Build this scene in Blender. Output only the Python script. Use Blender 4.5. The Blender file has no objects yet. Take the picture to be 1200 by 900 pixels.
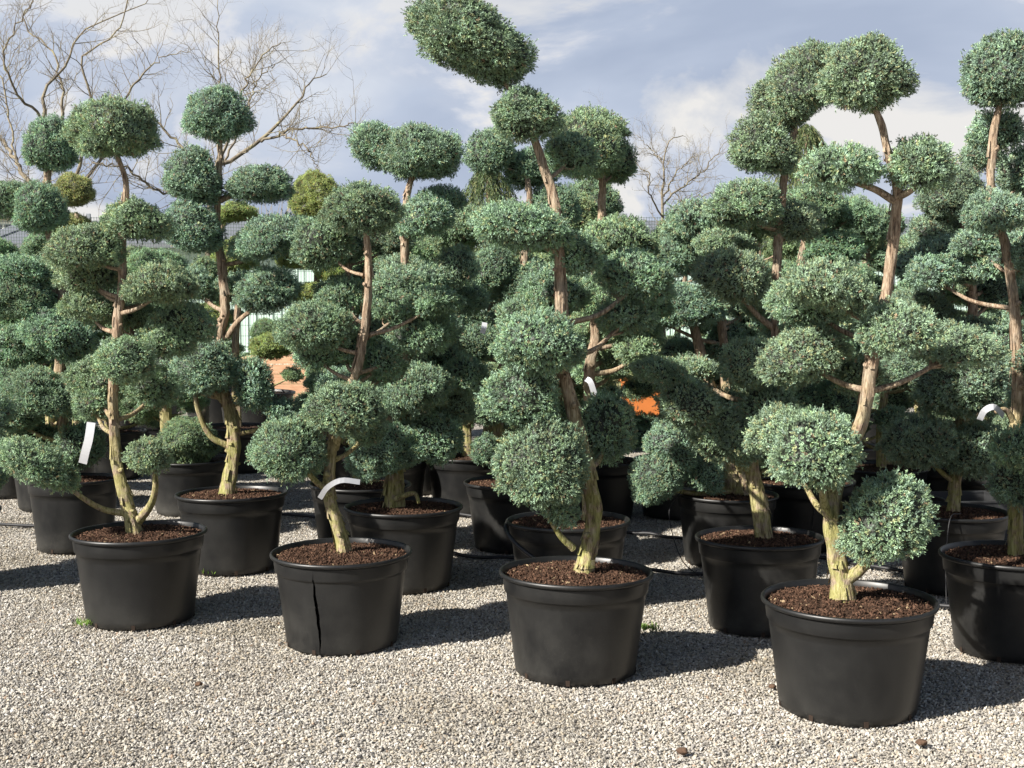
import bpy, math, random
import numpy as np
from mathutils import Vector, Matrix, noise as mnoise
R = math.radians
scene = bpy.context.scene
COL = scene.collection

# ------------------------------------------------------------------ camera
cam_d = bpy.data.cameras.new("camera"); cam = bpy.data.objects.new("camera", cam_d); COL.objects.link(cam)
cam_d.sensor_width = 36.0; cam_d.lens = 45.0; cam_d.clip_start = 0.05; cam_d.clip_end = 2000
cam.location = (0, 0, 1.67); cam.rotation_euler = (R(90 - 3.55), 0, 0)
scene.camera = cam

# ------------------------------------------------------------------ sun and sky
SUN_EL, SHADOW_AZ = 35.0, 34.0          # shadows fall to the right and away
ld = Vector((math.cos(R(SUN_EL)) * math.cos(R(SHADOW_AZ)), math.cos(R(SUN_EL)) * math.sin(R(SHADOW_AZ)), -math.sin(R(SUN_EL))))
sd = bpy.data.lights.new("sun", 'SUN'); sd.energy = 5.0; sd.angle = R(0.53); sd.color = (1.0, 0.945, 0.86)
sun = bpy.data.objects.new("sun", sd); COL.objects.link(sun); sun.location = (-8, -6, 9)
sun.rotation_euler = ld.to_track_quat('-Z', 'Y').to_euler()

world = bpy.data.worlds.new("World"); scene.world = world; world.use_nodes = True
nt = world.node_tree; nt.nodes.clear()
def WN(t, **k):
    n = nt.nodes.new(t)
    for a, b in k.items(): setattr(n, a, b)
    return n
wl = nt.links.new
sky = WN('ShaderNodeTexSky', sky_type='NISHITA', sun_disc=False)
sky.sun_elevation = R(SUN_EL); sky.sun_rotation = math.atan2(-ld.x, -ld.y); sky.air_density = 1.0; sky.dust_density = 1.0
tc = WN('ShaderNodeTexCoord')
sep = WN('ShaderNodeSeparateXYZ'); wl(tc.outputs['Generated'], sep.inputs[0])
def wmath(op, a, b=None, clamp=False):
    n = WN('ShaderNodeMath', operation=op); n.use_clamp = clamp
    for i, v in enumerate((a, b)):
        if v is None: continue
        if isinstance(v, (int, float)): n.inputs[i].default_value = v
        else: wl(v, n.inputs[i])
    return n.outputs[0]
def wnoise(scale, loc, sc, detail=6, rough=.55, dist=0.0):
    m = WN('ShaderNodeMapping'); m.inputs['Location'].default_value = loc; m.inputs['Scale'].default_value = sc
    wl(tc.outputs['Generated'], m.inputs[0])
    n = WN('ShaderNodeTexNoise'); n.inputs['Scale'].default_value = scale; n.inputs['Detail'].default_value = detail
    n.inputs['Roughness'].default_value = rough; n.inputs['Distortion'].default_value = dist
    wl(m.outputs[0], n.inputs['Vector']); return n.outputs['Fac']
def wramp(fac, stops):
    r = WN('ShaderNodeValToRGB'); e = r.color_ramp.elements
    while len(e) < len(stops): e.new(.5)
    for el, (p, c) in zip(e, stops): el.position = p; el.color = (c[0], c[1], c[2], 1)
    wl(fac, r.inputs[0]); return r.outputs[0]
def wmix(f, a, b):
    n = WN('ShaderNodeMix', data_type='RGBA'); 
    if isinstance(f, (int, float)): n.inputs[0].default_value = f
    else: wl(f, n.inputs[0])
    wl(a, n.inputs[6]); wl(b, n.inputs[7]); return n.outputs[2]
mulS = WN('ShaderNodeVectorMath', operation='SCALE'); wl(sky.outputs[0], mulS.inputs[0]); mulS.inputs['Scale'].default_value = 0.05
big = wnoise(1.9, (.35, .4, .2), (1, 1, 3.2), 5, .5, .5)
cum = wnoise(4.2, (3.3, 1.9, 5.15), (1, 1, 2.1), 10, .55, .35)
cum2 = wnoise(4.2, (3.3, 1.9, 5.15 + .075), (1, 1, 2.1), 10, .55, .35)        # same field a little higher: shaded undersides
grey = wramp(big, [(.38, (0.190, 0.222, 0.287)), (.50, (0.236, 0.268, 0.331)), (.62, (0.331, 0.351, 0.386)), (.75, (0.384, 0.390, 0.401))])
edge = wmath('ADD', wmath('MULTIPLY', wmath('SUBTRACT', cum, cum2), 3.0), .5, True)
white = wramp(edge, [(.40, (0.246, 0.273, 0.329)), (.52, (0.329, 0.340, 0.370)), (.62, (0.384, 0.378, 0.370))])
cover = wmath('MULTIPLY', wmath('SUBTRACT', cum, .44), 11.0, True)
low = wmath('SUBTRACT', 1.0, wmath('MULTIPLY', wmath('SUBTRACT', sep.outputs[2], .175), 9.0, True), True)
cover = wmath('MULTIPLY', cover, wmath('ADD', wmath('MULTIPLY', low, .85), .15))
clouds = wmix(cover, grey, white)
thin = wmath('MULTIPLY', wmath('SUBTRACT', wnoise(1.1, (7.3, 2.2, 1.0), (1, 1, 1.6), 4, .5, .2), .55), 4.0, True)   # gaps of plain sky overhead
thin = wmath('MAXIMUM', thin, wmath('SUBTRACT', 1.0, wmath('MULTIPLY', wmath('SUBTRACT', sep.outputs[2], .25), 4.5, True)))
skyc = wmix(thin, mulS.outputs[0], clouds)
bg = WN('ShaderNodeBackground'); bg.inputs['Strength'].default_value = 1.0; wl(skyc, bg.inputs[0])
out = WN('ShaderNodeOutputWorld'); wl(bg.outputs[0], out.inputs[0])

vs = scene.view_settings; vs.view_transform = 'Standard'; vs.look = 'None'; vs.exposure = 1.15; vs.gamma = 1.0; vs.use_curve_mapping = False
scene.cycles.max_bounces = 6; scene.cycles.transparent_max_bounces = 4

# ------------------------------------------------------------------ tables (metres; local to each tree's base)
TREES=[
dict(key='T1',X=-1.981,Y=6.742,D=0.71,H=0.47,label='cloud-pruned juniper with a low trailing left arm and a small ball beside its mossy trunk',
 trunk=[(-0.023,0,0.488,0.067),(-0.057,0,0.607,0.049),(-0.108,0,0.808,0.043),(-0.126,0,1.026,0.038),(-0.126,0,1.252,0.036),(-0.098,0,1.522,0.038),(-0.067,0,1.768,0.034),(-0.062,0,2.013,0.029),(-0.039,0,2.302,0.022),(-0.081,0,2.457,0.016)],
 pads=[(-0.105,0,2.58,0.243,0.171,0),(-0.008,0.05,2.123,0.172,0.122,5),(-0.239,-0.05,1.976,0.192,0.125,0),(-0.324,0.2,1.849,0.176,0.12,0),(0.157,-0.08,1.767,0.191,0.111,-6),(0.112,0.1,1.483,0.151,0.105,0),(0.183,0.22,1.573,0.167,0.13,0),(-0.051,-0.12,1.392,0.155,0.124,0),(-0.49,-0.1,0.847,0.204,0.106,24),(0.094,-0.1,0.888,0.111,0.102,0),(0.02,0.25,1.213,0.14,0.112,0),(-0.309,0.25,1.143,0.121,0.103,0),(-0.324,0.364,1.263,0.181,0.119,13.265),(0.104,0.298,1.811,0.157,0.1,14.035),(-0.302,0.172,1.66,0.167,0.098,7.941),(-0.385,0.318,1.915,0.18,0.113,11.297),(-0.108,0.447,1.6,0.132,0.089,0.263)],
 limbs=[[(-0.058,0,0.562,0.02),(-0.184,0,0.584,0.016),(-0.278,-0.08,0.665,0.013),(-0.446,-0.1,0.812,0.009)],[(-0.013,0,0.516,0.027),(0.075,-0.05,0.615,0.02),(0.118,-0.1,0.722,0.016),(0.107,-0.1,0.856,0.011)]]),
dict(key='T2',X=-0.843,Y=6.276,D=0.7,H=0.455,label='cloud-pruned juniper growing in the black pot that is split open down its front',crack=True,
 trunk=[(0.014,0,0.476,0.054),(-0.018,0,0.583,0.046),(-0.051,0,0.689,0.044),(-0.059,0,0.817,0.04),(-0.04,0,0.986,0.038),(-0.009,0,1.154,0.036),(0.042,0.03,1.258,0.031),(0.081,0.03,1.363,0.033),(0.12,0.03,1.573,0.031),(0.139,0.03,1.824,0.027),(0.133,0.02,1.991,0.023),(0.119,0,2.134,0.015)],
 pads=[(0.115,0,2.143,0.192,0.13,0),(0.01,-0.08,1.174,0.169,0.14,0),(-0.246,-0.05,0.974,0.191,0.174,10),(-0.118,0.05,1.565,0.186,0.131,0),(0.182,0.2,1.407,0.104,0.112,0),(-0.151,0.2,1.433,0.112,0.095,0),(-0.097,0.25,1.989,0.157,0.139,0),(0.114,0.2,1.051,0.104,0.121,0),(-0.01,0.3,1.722,0.123,0.096,0),(0.385,0.305,1.538,0.182,0.134,-8.6),(-0.011,0.263,1.468,0.166,0.106,7.912),(0.449,0.203,1.689,0.139,0.086,-0.205),(0.268,0.297,1.657,0.151,0.086,1.346),(0.167,0.306,1.352,0.137,0.099,6.577)],
 limbs=[[(-0.051,0,0.753,0.019),(-0.11,-0.05,0.798,0.015),(-0.193,-0.1,0.913,0.013)],[(-0.028,0,0.965,0.021),(-0.009,-0.04,1.024,0.019),(-0.001,-0.07,1.089,0.013)]]),
dict(key='T3',X=0.289,Y=5.775,D=0.705,H=0.461,label='tallest cloud-pruned juniper, its tilted egg-shaped top pad leaning out on a bare twisted trunk',
 trunk=[(0.038,0,0.461,0.065),(0.065,0,0.572,0.054),(0.087,0,0.728,0.052),(0.067,0,0.865,0.048),(0.02,0,1.06,0.046),(-0.027,0,1.234,0.042),(-0.058,0,1.389,0.04),(-0.066,0,1.62,0.039),(-0.071,0,1.811,0.035),(-0.079,0,2.002,0.033),(-0.106,0,2.154,0.031),(-0.16,0,2.325,0.029),(-0.213,0,2.457,0.025),(-0.282,0,2.6,0.019),(-0.335,0,2.675,0.015)],
 pads=[(-0.479,0,2.847,0.277,0.166,27),(-0.233,-0.1,2.514,0.151,0.121,0),(-0.244,-0.08,2.02,0.201,0.11,4),(0.02,0.05,1.905,0.113,0.105,0),(-0.185,-0.16,1.513,0.198,0.146,5),(-0.247,-0.02,1.282,0.173,0.146,10),(-0.146,-0.15,0.954,0.199,0.188,18),(-0.072,-0.1,0.775,0.098,0.091,40),(0.156,0.22,1.089,0.14,0.168,0),(-0.019,0.25,2.381,0.129,0.108,0),(0.305,0.269,1.804,0.185,0.128,14.141),(0.242,0.306,1.615,0.15,0.084,2.477),(-0.1,0.39,1.737,0.165,0.113,5.695),(-0.223,0.316,1.647,0.147,0.088,-11.162)],
 limbs=[[(-0.01,-0.02,0.564,0.017),(-0.078,-0.06,0.637,0.013),(-0.137,-0.1,0.745,0.01)],[(-0.038,0,1.118,0.017),(-0.096,0,1.137,0.013),(-0.173,0,1.196,0.01)]]),
dict(key='T4',X=1.399,Y=5.251,D=0.72,H=0.457,label='cloud-pruned juniper with one round ball hanging just above the soil of its pot',
 trunk=[(-0.024,0,0.464,0.074),(-0.036,0,0.546,0.056),(-0.06,0,0.671,0.051),(-0.079,0,0.796,0.047),(-0.043,0.04,0.951,0.044),(0.029,0.08,1.107,0.042),(0.073,0.08,1.232,0.042),(0.108,0.08,1.464,0.039),(0.141,0.08,1.624,0.035),(0.163,0.08,1.765,0.033),(0.175,0.06,1.941,0.032),(0.183,0.04,2.131,0.03),(0.144,0.02,2.25,0.025),(0.101,0,2.385,0.021),(0.053,0,2.522,0.014)],
 pads=[(0.028,0,2.604,0.186,0.161,0),(0.26,-0.02,2.246,0.129,0.119,0),(-0.06,-0.03,2.228,0.181,0.104,0),(-0.113,-0.05,1.735,0.194,0.107,8),(0.134,-0.1,1.581,0.168,0.117,0),(-0.165,-0.16,1.105,0.18,0.16,0),(0.114,-0.1,0.802,0.179,0.185,0),(0.12,0.3,1.363,0.111,0.096,0),(-0.133,0.371,0.962,0.13,0.084,13.613),(-0.219,0.236,1.135,0.17,0.117,-8.327),(-0.149,0.247,1.468,0.188,0.12,-14.192),(-0.115,0.321,1.692,0.184,0.124,5.93),(0.486,0.194,1.501,0.164,0.105,-1.537)],
 limbs=[[(-0.018,0,0.528,0.03),(0.034,-0.04,0.58,0.025),(0.07,-0.08,0.658,0.018),(0.104,-0.1,0.76,0.012)],[(-0.079,0,0.778,0.021),(-0.123,-0.06,0.866,0.018),(-0.15,-0.12,0.972,0.014)],[(0.166,0.04,2.096,0.016),(0.077,0,2.138,0.014),(-0.028,0,2.172,0.011)],[(0.177,0.04,2.107,0.016),(0.227,0,2.138,0.014),(0.26,0,2.197,0.011)]]),
dict(key='T5',X=2.437,Y=6.121,D=0.71,H=0.472,label='cloud-pruned juniper whose broad dome top rises over a small dark pad halfway up its trunk',
 trunk=[(-0.005,0,0.485,0.053),(-0.009,0,0.672,0.045),(-0.019,0,0.9,0.041),(-0.019,0,1.044,0.041),(-0.013,0,1.331,0.037),(-0.047,0,1.698,0.035),(-0.085,0,1.941,0.031),(-0.124,0,2.054,0.027),(-0.161,0,2.224,0.027),(-0.158,0,2.464,0.027),(-0.13,0,2.624,0.018)],
 pads=[(-0.101,0,2.775,0.22,0.188,0),(-0.195,-0.1,2.108,0.149,0.112,0),(-0.073,-0.15,0.85,0.135,0.143,0),(0.026,0,1.901,0.106,0.09,0),(-0.068,0.2,2.523,0.143,0.11,0),(0.054,0.2,2.304,0.126,0.135,0),(0.103,0,1.413,0.139,0.114,0),(0.108,0.1,1.699,0.124,0.091,0),(0.144,0,1.085,0.147,0.122,0),(-0.092,0.349,1.985,0.143,0.088,-8.518),(-0.355,0.253,1.836,0.133,0.096,-9.594),(0.101,0.319,1.511,0.186,0.115,-13.464),(0.216,0.364,1.632,0.158,0.117,6.551),(0.046,0.309,1.924,0.17,0.121,-14.92)],
 limbs=[[(-0.028,0,1.106,0.016),(-0.082,-0.03,1.17,0.012),(-0.138,-0.05,1.159,0.008)]]),
dict(key='T6',X=-3.008,Y=8.726,D=0.63,H=0.483,label='cloud-pruned juniper in a smaller pot with a long white paper tag on its lowest branch',
 trunk=[(-0.014,0,0.472,0.058),(-0.055,0,0.719,0.052),(-0.072,0,1.012,0.049),(-0.079,0,1.245,0.047),(-0.049,0,1.536,0.044),(-0.061,0,1.826,0.041),(-0.113,0,2.057,0.035),(-0.153,0,2.344,0.032),(-0.126,0,2.545,0.029),(-0.099,0,2.688,0.017)],
 pads=[(-0.093,0,2.734,0.186,0.175,0),(-0.182,-0.05,2.306,0.185,0.162,0),(-0.405,0.1,2.393,0.159,0.135,0),(-0.289,-0.05,1.894,0.22,0.121,0),(-0.321,-0.1,1.71,0.253,0.167,0),(-0.021,-0.15,1.476,0.274,0.177,20),(-0.155,-0.12,1.078,0.247,0.166,15),(-0.413,0,0.941,0.175,0.175,0),(0.05,0.05,0.713,0.181,0.164,0),(0.178,0.1,1.711,0.177,0.165,-20),(-0.432,0.2,1.385,0.214,0.155,0),(-0.34,0.2,0.727,0.179,0.143,0),(-0.029,0.357,1.917,0.168,0.097,-3.183),(-0.29,0.308,1.085,0.183,0.129,5.098),(-0.196,0.295,1.719,0.175,0.102,-7.56),(-0.147,0.426,1.621,0.139,0.08,14.264),(-0.014,0.315,1.047,0.168,0.098,-10.418)],
 limbs=[]),
dict(key='T7',X=-1.776,Y=8.057,D=0.705,H=0.482,label='dark-stemmed cloud-pruned juniper topped by a single high round ball',
 trunk=[(-0.031,0,0.465,0.073),(0.004,0,0.656,0.062),(0.017,0,0.846,0.059),(-0.013,0,1.035,0.054),(-0.064,0,1.181,0.048),(-0.072,0,1.412,0.046),(-0.026,0,1.654,0.043),(-0.043,0,1.921,0.04),(-0.072,0,2.134,0.035),(-0.064,0,2.346,0.03),(-0.045,0,2.557,0.024),(-0.042,0,2.768,0.016)],
 pads=[(-0.062,0,2.857,0.204,0.183,0),(-0.189,-0.05,2.462,0.181,0.181,15),(0.204,0,2.425,0.204,0.124,0),(-0.218,-0.1,2.144,0.186,0.149,20),(0.278,-0.05,2.094,0.251,0.133,-14),(0.243,-0.05,1.771,0.192,0.149,-10),(-0.131,-0.12,1.268,0.19,0.164,0),(0.161,-0.05,1.163,0.128,0.165,0),(-0.374,0.1,1.273,0.152,0.141,0),(0.321,0,0.997,0.14,0.081,25),(-0.109,0.374,1.268,0.134,0.089,8.375),(-0.044,0.323,1.792,0.18,0.104,-12.796),(-0.16,0.29,1.266,0.141,0.093,-12.99),(-0.316,0.231,1.608,0.136,0.086,6.461),(-0.287,0.253,1.81,0.155,0.116,-2.322)],
 limbs=[[(-0.017,0,1.466,0.021),(0.065,-0.03,1.568,0.016),(0.177,-0.05,1.654,0.013)],[(-0.027,0,0.781,0.021),(-0.127,-0.03,0.849,0.019),(-0.192,-0.06,1.013,0.016),(-0.201,-0.1,1.176,0.013)],[(-0.045,0,1.062,0.024),(-0.086,-0.05,1.13,0.021),(-0.121,-0.1,1.203,0.016)],[(-0.048,0,2.319,0.021),(0.043,0,2.356,0.016),(0.177,0,2.388,0.013)]]),
dict(key='T8',X=-0.647,Y=7.572,D=0.71,H=0.476,label='cloud-pruned juniper with a short thick gnarled foot splitting beneath its lowest pads',
 trunk=[(-0.05,0,0.487,0.091),(-0.054,0,0.64,0.076),(-0.032,0,0.844,0.061),(-0.011,0,1.048,0.056),(0.011,0,1.327,0.045),(0.027,0,1.604,0.04),(0.019,0,1.906,0.035),(0.015,0,2.056,0.033),(0.026,0,2.28,0.028),(0.067,0,2.429,0.023),(0.097,0,2.504,0.015)],
 pads=[(0.107,0,2.553,0.242,0.172,0),(-0.143,0.1,2.615,0.169,0.143,20),(0.141,-0.08,2.19,0.17,0.13,-15),(0.215,0.2,2.312,0.155,0.093,0),(0.047,-0.05,1.794,0.236,0.125,0),(0.323,0.05,1.897,0.127,0.117,0),(0.145,-0.1,1.555,0.194,0.144,-12),(0.048,-0.1,1.181,0.249,0.154,-10),(0.383,0.05,1.258,0.137,0.127,0),(-0.072,-0.12,0.817,0.229,0.159,-22),(0.202,-0.02,0.897,0.181,0.151,10),(0.335,0.25,1.706,0.156,0.104,0),(0.276,0.15,1.056,0.154,0.113,10),(-0.347,0.206,1.171,0.178,0.13,10.923),(-0.034,0.387,1.912,0.155,0.088,0.617),(0.204,0.295,1.359,0.153,0.106,9.121),(0.279,0.274,1.204,0.167,0.117,-5.533),(-0.192,0.291,1.061,0.153,0.1,8.785)],
 limbs=[[(-0.045,-0.05,0.52,0.02),(0.07,-0.1,0.563,0.013),(0.102,-0.13,0.507,0.01)]]),
dict(key='T9',X=0.318,Y=7.114,D=0.7,H=0.47,label='cloud-pruned juniper in a pot with its rim torn loose and dangling',torn=True,
 trunk=[(0.112,0,0.481,0.057),(0.111,0,0.703,0.052),(0.12,0,0.99,0.047),(0.114,0,1.276,0.045),(0.142,0,1.466,0.04),(0.141,0,1.656,0.038),(0.159,0,1.938,0.036),(0.176,0,2.173,0.031),(0.18,0,2.36,0.026),(0.152,0,2.5,0.017)],
 pads=[(0.068,-0.15,2.501,0.204,0.162,0),(0.113,0.15,2.66,0.203,0.107,0),(0.267,0.15,2.47,0.116,0.145,0),(0.248,-0.12,2.012,0.21,0.145,0),(0.157,-0.1,1.721,0.164,0.126,0),(0.331,0.05,1.541,0.181,0.091,0),(0.376,-0.08,1.422,0.136,0.094,0),(0.263,0.15,1.341,0.145,0.116,0),(0.45,0.2,1.801,0.137,0.117,0),(0.436,0.2,1.704,0.166,0.127,0),(0.283,0.377,1.566,0.17,0.105,2.742),(0.158,0.376,1.259,0.132,0.083,14.816),(0.194,0.311,1.573,0.141,0.079,-14.974),(0.368,0.339,1.533,0.186,0.134,11.266)],
 limbs=[]),
dict(key='T10',X=1.29,Y=6.59,D=0.665,H=0.47,label='cloud-pruned juniper with a long stepped arm of pads reaching low beside its mossy trunk',
 trunk=[(0.023,0,0.47,0.066),(-0.006,0,0.64,0.059),(-0.039,0,0.796,0.055),(-0.049,0,0.907,0.053),(-0.02,0,1.129,0.044),(0.03,0,1.305,0.04),(0.068,0,1.459,0.037),(0.061,0,1.657,0.035),(0.075,0,1.962,0.033),(0.097,0,2.288,0.031),(0.137,0,2.525,0.024),(0.178,0,2.697,0.015)],
 pads=[(0.207,0,2.8,0.237,0.185,-38),(0.084,0.05,2.687,0.159,0.159,-30),(-0.011,-0.05,2.476,0.166,0.161,10),(-0.109,-0.08,2.182,0.2,0.126,0),(-0.163,-0.12,1.82,0.185,0.142,18),(0.247,0.1,1.585,0.223,0.134,0),(-0.095,-0.1,1.385,0.151,0.134,0),(0.053,-0.05,1.142,0.157,0.144,0),(-0.527,-0.1,1.337,0.147,0.082,8),(-0.373,-0.12,1.169,0.164,0.134,30),(-0.204,-0.1,1.028,0.182,0.156,20),(0.173,0.1,2.099,0.161,0.116,0),(0.172,0.15,1.342,0.153,0.126,0),(0.078,0.1,0.896,0.116,0.134,0),(-0.133,0.344,1.873,0.136,0.087,-10.043),(0.141,0.405,1.685,0.17,0.102,-2.263),(-0.084,0.393,1.124,0.131,0.098,-1.631),(-0.145,0.315,1.989,0.176,0.104,12.552),(-0.332,0.202,1.328,0.14,0.081,1.685)],
 limbs=[[(-0.043,0,0.809,0.024),(-0.114,-0.05,0.847,0.02),(-0.202,-0.1,0.919,0.015)],[(0.058,0,1.547,0.02),(-0.027,-0.05,1.605,0.015),(-0.124,-0.1,1.7,0.011)]]),
dict(key='T11',X=2.591,Y=7.488,D=0.66,H=0.46,label='cloud-pruned juniper with a stub of sawn branch near the foot of its short trunk',
 trunk=[(0.011,0,0.464,0.055),(0.022,0,0.652,0.047),(0.045,0,0.954,0.045),(0.079,0,1.256,0.042),(0.096,0,1.605,0.04),(0.087,0,1.804,0.035),(0.04,0,2.101,0.027),(0.017,0,2.273,0.017)],
 pads=[(-0.226,-0.1,0.889,0.212,0.163,0),(0.11,-0.05,0.834,0.218,0.164,0),(-0.086,-0.12,1.924,0.305,0.138,-4),(0.024,-0.1,1.227,0.246,0.217,-5),(0.097,-0.02,1.486,0.229,0.115,0),(-0.014,0,2.303,0.185,0.145,0),(-0.085,0.1,2.107,0.172,0.111,0),(-0.231,0.2,1.296,0.154,0.123,0),(0.202,0.2,2.567,0.123,0.113,0),(-0.156,0.2,1.654,0.185,0.123,0),(0.297,0.2,1.756,0.154,0.123,0),(0.25,0.263,1.115,0.183,0.128,-1.711),(0.056,0.308,1.409,0.185,0.115,9.336),(0.169,0.361,1.243,0.132,0.092,13.09),(0.31,0.216,1.869,0.159,0.093,8.421),(-0.034,0.384,1.573,0.143,0.106,1.091)],
 limbs=[[(0.012,0,0.626,0.017),(-0.071,-0.05,0.684,0.015),(-0.189,-0.1,0.79,0.01)]]),
dict(key='T12',X=0.018,Y=8.754,D=0.7,H=0.46,label='cloud-pruned juniper with a tiny dark ball hanging at the side of its pot',
 trunk=[(-0.076,0,0.468,0.058),(-0.106,0,0.716,0.053),(-0.111,0,0.951,0.05),(-0.076,0,1.302,0.044),(-0.018,0,1.652,0.041),(0.07,0,2.0,0.035),(0.098,0,2.404,0.029),(0.052,0,2.634,0.018)],
 pads=[(-0.133,0,2.714,0.169,0.158,0),(0.111,0.1,2.61,0.177,0.148,0),(0.13,0.1,1.799,0.248,0.218,0),(-0.163,0,1.913,0.158,0.169,0),(-0.203,-0.1,0.68,0.11,0.115,0),(-0.237,-0.1,1.017,0.185,0.127,25),(-0.276,0.05,1.418,0.2,0.141,0),(0.276,0.1,2.354,0.201,0.153,0),(-0.076,0.1,2.238,0.201,0.142,0),(-0.371,0.1,1.581,0.165,0.106,0),(-0.018,0.2,0.935,0.155,0.143,0),(-0.137,0.327,1.036,0.17,0.113,-5.768),(0.102,0.375,1.318,0.181,0.119,11.817),(-0.057,0.449,1.611,0.134,0.083,-8.601),(0.13,0.195,1.142,0.157,0.087,0.479),(0.147,0.381,1.413,0.19,0.127,-9.921)],
 limbs=[]),
dict(key='T13',X=1.388,Y=8.246,D=0.67,H=0.45,label='twin-stemmed cloud-pruned juniper with two reddish trunks rising from one pot',
 trunk=[(0.096,0,0.448,0.077),(0.072,0,0.66,0.066),(0.036,0,0.882,0.055),(0.001,0,1.103,0.049),(-0.025,0,1.434,0.041),(-0.061,0,1.708,0.036),(-0.102,0,2.036,0.033),(-0.142,0,2.188,0.019)],
 pads=[(-0.158,0,2.21,0.231,0.137,0),(-0.288,-0.1,1.675,0.223,0.147,0),(-0.46,0.05,1.62,0.16,0.116,0),(0.003,0.1,1.42,0.15,0.145,0),(-0.475,-0.15,0.553,0.184,0.146,-28),(-0.306,-0.05,0.754,0.208,0.169,25),(-0.158,-0.1,0.59,0.13,0.119,35),(-0.329,0.15,1.987,0.19,0.134,0),(0.185,0.2,1.709,0.169,0.135,0),(-0.254,0.25,1.313,0.17,0.136,0),(0.246,0.167,1.216,0.158,0.119,-4.97),(0.213,0.265,1.511,0.178,0.117,5.853),(-0.003,0.454,1.39,0.133,0.093,-1.323),(0.173,0.21,1.661,0.181,0.105,2.272),(0.204,0.198,1.422,0.145,0.087,-12.668)],
 limbs=[[(0.04,0,0.493,0.06),(-0.029,0,0.716,0.049),(-0.075,0,0.937,0.041),(-0.121,0,1.158,0.038),(-0.19,0,1.434,0.033),(-0.246,0,1.626,0.022)]]),
dict(key='T14',X=2.026,Y=8.793,D=0.7,H=0.46,label='cloud-pruned juniper in a pot hung with a thin dark watering tube',tube=True,
 trunk=[(-0.108,0,0.439,0.053),(-0.082,0,0.711,0.05),(-0.039,0,1.007,0.047),(-0.055,0,1.301,0.044),(-0.095,0,1.652,0.041),(-0.042,0,2.002,0.035),(0.013,0,2.292,0.021)],
 pads=[(-0.016,-0.117,2.341,0.208,0.15,0),(-0.18,0.025,1.828,0.2,0.153,0),(0.159,-0.011,2.059,0.211,0.141,0),(-0.282,-0.071,1.42,0.174,0.14,0),(0.101,-0.05,1.42,0.221,0.163,0),(-0.094,0.1,0.999,0.213,0.166,0),(0.254,0.066,1.002,0.201,0.165,0),(-0.247,0.057,0.646,0.165,0.153,0),(0.292,-0.045,2.289,0.152,0.117,0),(0.049,0.367,1.199,0.149,0.11,11.176),(0.268,0.232,1.089,0.138,0.091,-4.789),(0.184,0.191,1.723,0.175,0.1,-7.491),(-0.267,0.206,1.095,0.136,0.1,-0.146),(0.127,0.309,1.728,0.164,0.092,1.195)],
 limbs=[]),
dict(key='T15',X=-1.039,Y=8.645,D=0.7,H=0.46,label='cloud-pruned juniper half hidden behind the split pot and its gnarled neighbour',
 trunk=[(-0.005,0,0.459,0.052),(-0.032,0,0.728,0.049),(-0.058,0,1.076,0.046),(-0.027,0,1.422,0.043),(-0.041,0,1.767,0.037),(-0.079,0,2.053,0.026)],
 pads=[(-0.153,-0.005,2.082,0.207,0.161,0),(0.111,0.082,1.826,0.198,0.14,0),(-0.112,0.011,1.739,0.208,0.138,0),(0.174,0.009,1.48,0.185,0.15,0),(0.115,0.004,1.076,0.196,0.161,0),(-0.117,0.023,1.306,0.173,0.139,0),(0.245,-0.089,2.106,0.148,0.125,0),(-0.299,0.247,1.404,0.149,0.097,9.478),(0.174,0.214,1.267,0.165,0.11,2.366),(0.18,0.311,0.951,0.175,0.107,5.503),(0.008,0.328,1.429,0.174,0.118,4.331),(0.089,0.338,1.652,0.156,0.107,10.615)],
 limbs=[]),
dict(key='T22',X=-2.594,Y=10.275,D=0.7,H=0.43,label='cloud-pruned juniper with a low bushy pad spilling over the front edge of its pot',
 trunk=[(-0.161,0,0.411,0.082),(-0.191,0,0.688,0.075),(-0.207,0,0.964,0.069),(-0.241,0,1.376,0.055),(-0.276,0,1.717,0.048),(-0.325,0,2.058,0.034)],
 pads=[(0.018,-0.15,0.607,0.243,0.189,10),(-0.368,0.003,2.003,0.144,0.13,0),(0.119,0.075,1.896,0.131,0.152,0),(-0.401,-0.051,1.581,0.232,0.164,0),(-0.013,-0.115,1.413,0.203,0.163,0),(-0.375,-0.049,1.172,0.218,0.164,0),(-0.052,0.012,0.997,0.192,0.151,0),(-0.421,0.094,0.888,0.221,0.18,0),(-0.44,0.319,1.021,0.163,0.108,2.848),(-0.12,0.283,1.446,0.162,0.118,-1.223),(0.074,0.29,1.5,0.137,0.092,11.293),(-0.158,0.342,1.284,0.19,0.12,-9.985),(0.066,0.169,1.435,0.132,0.097,-10.912)],
 limbs=[]),
dict(key='T20',X=-3.777,Y=10.473,D=0.7,H=0.45,label='cloud-pruned juniper standing directly behind the one with the long white tag',
 trunk=[(-0.014,0,0.387,0.063),(-0.019,0,0.81,0.056),(-0.065,0,1.23,0.052),(0.014,0,1.649,0.045),(-0.048,0,1.996,0.031)],
 pads=[(-0.092,0.113,1.859,0.212,0.141,0),(-0.269,0.018,1.753,0.238,0.154,0),(0.179,0.032,1.718,0.224,0.154,0),(-0.222,0.053,1.368,0.239,0.182,0),(0.197,0.047,1.158,0.238,0.168,0),(-0.255,0.032,1.089,0.21,0.168,0),(0.311,-0.101,0.888,0.221,0.166,0),(-0.302,0.346,1.278,0.165,0.11,7.988),(-0.065,0.351,0.996,0.148,0.107,-5.091),(-0.095,0.372,0.992,0.137,0.091,-10.912),(-0.39,0.321,1.154,0.159,0.089,4.441),(-0.109,0.325,1.324,0.152,0.112,2.086)],
 limbs=[]),
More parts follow.
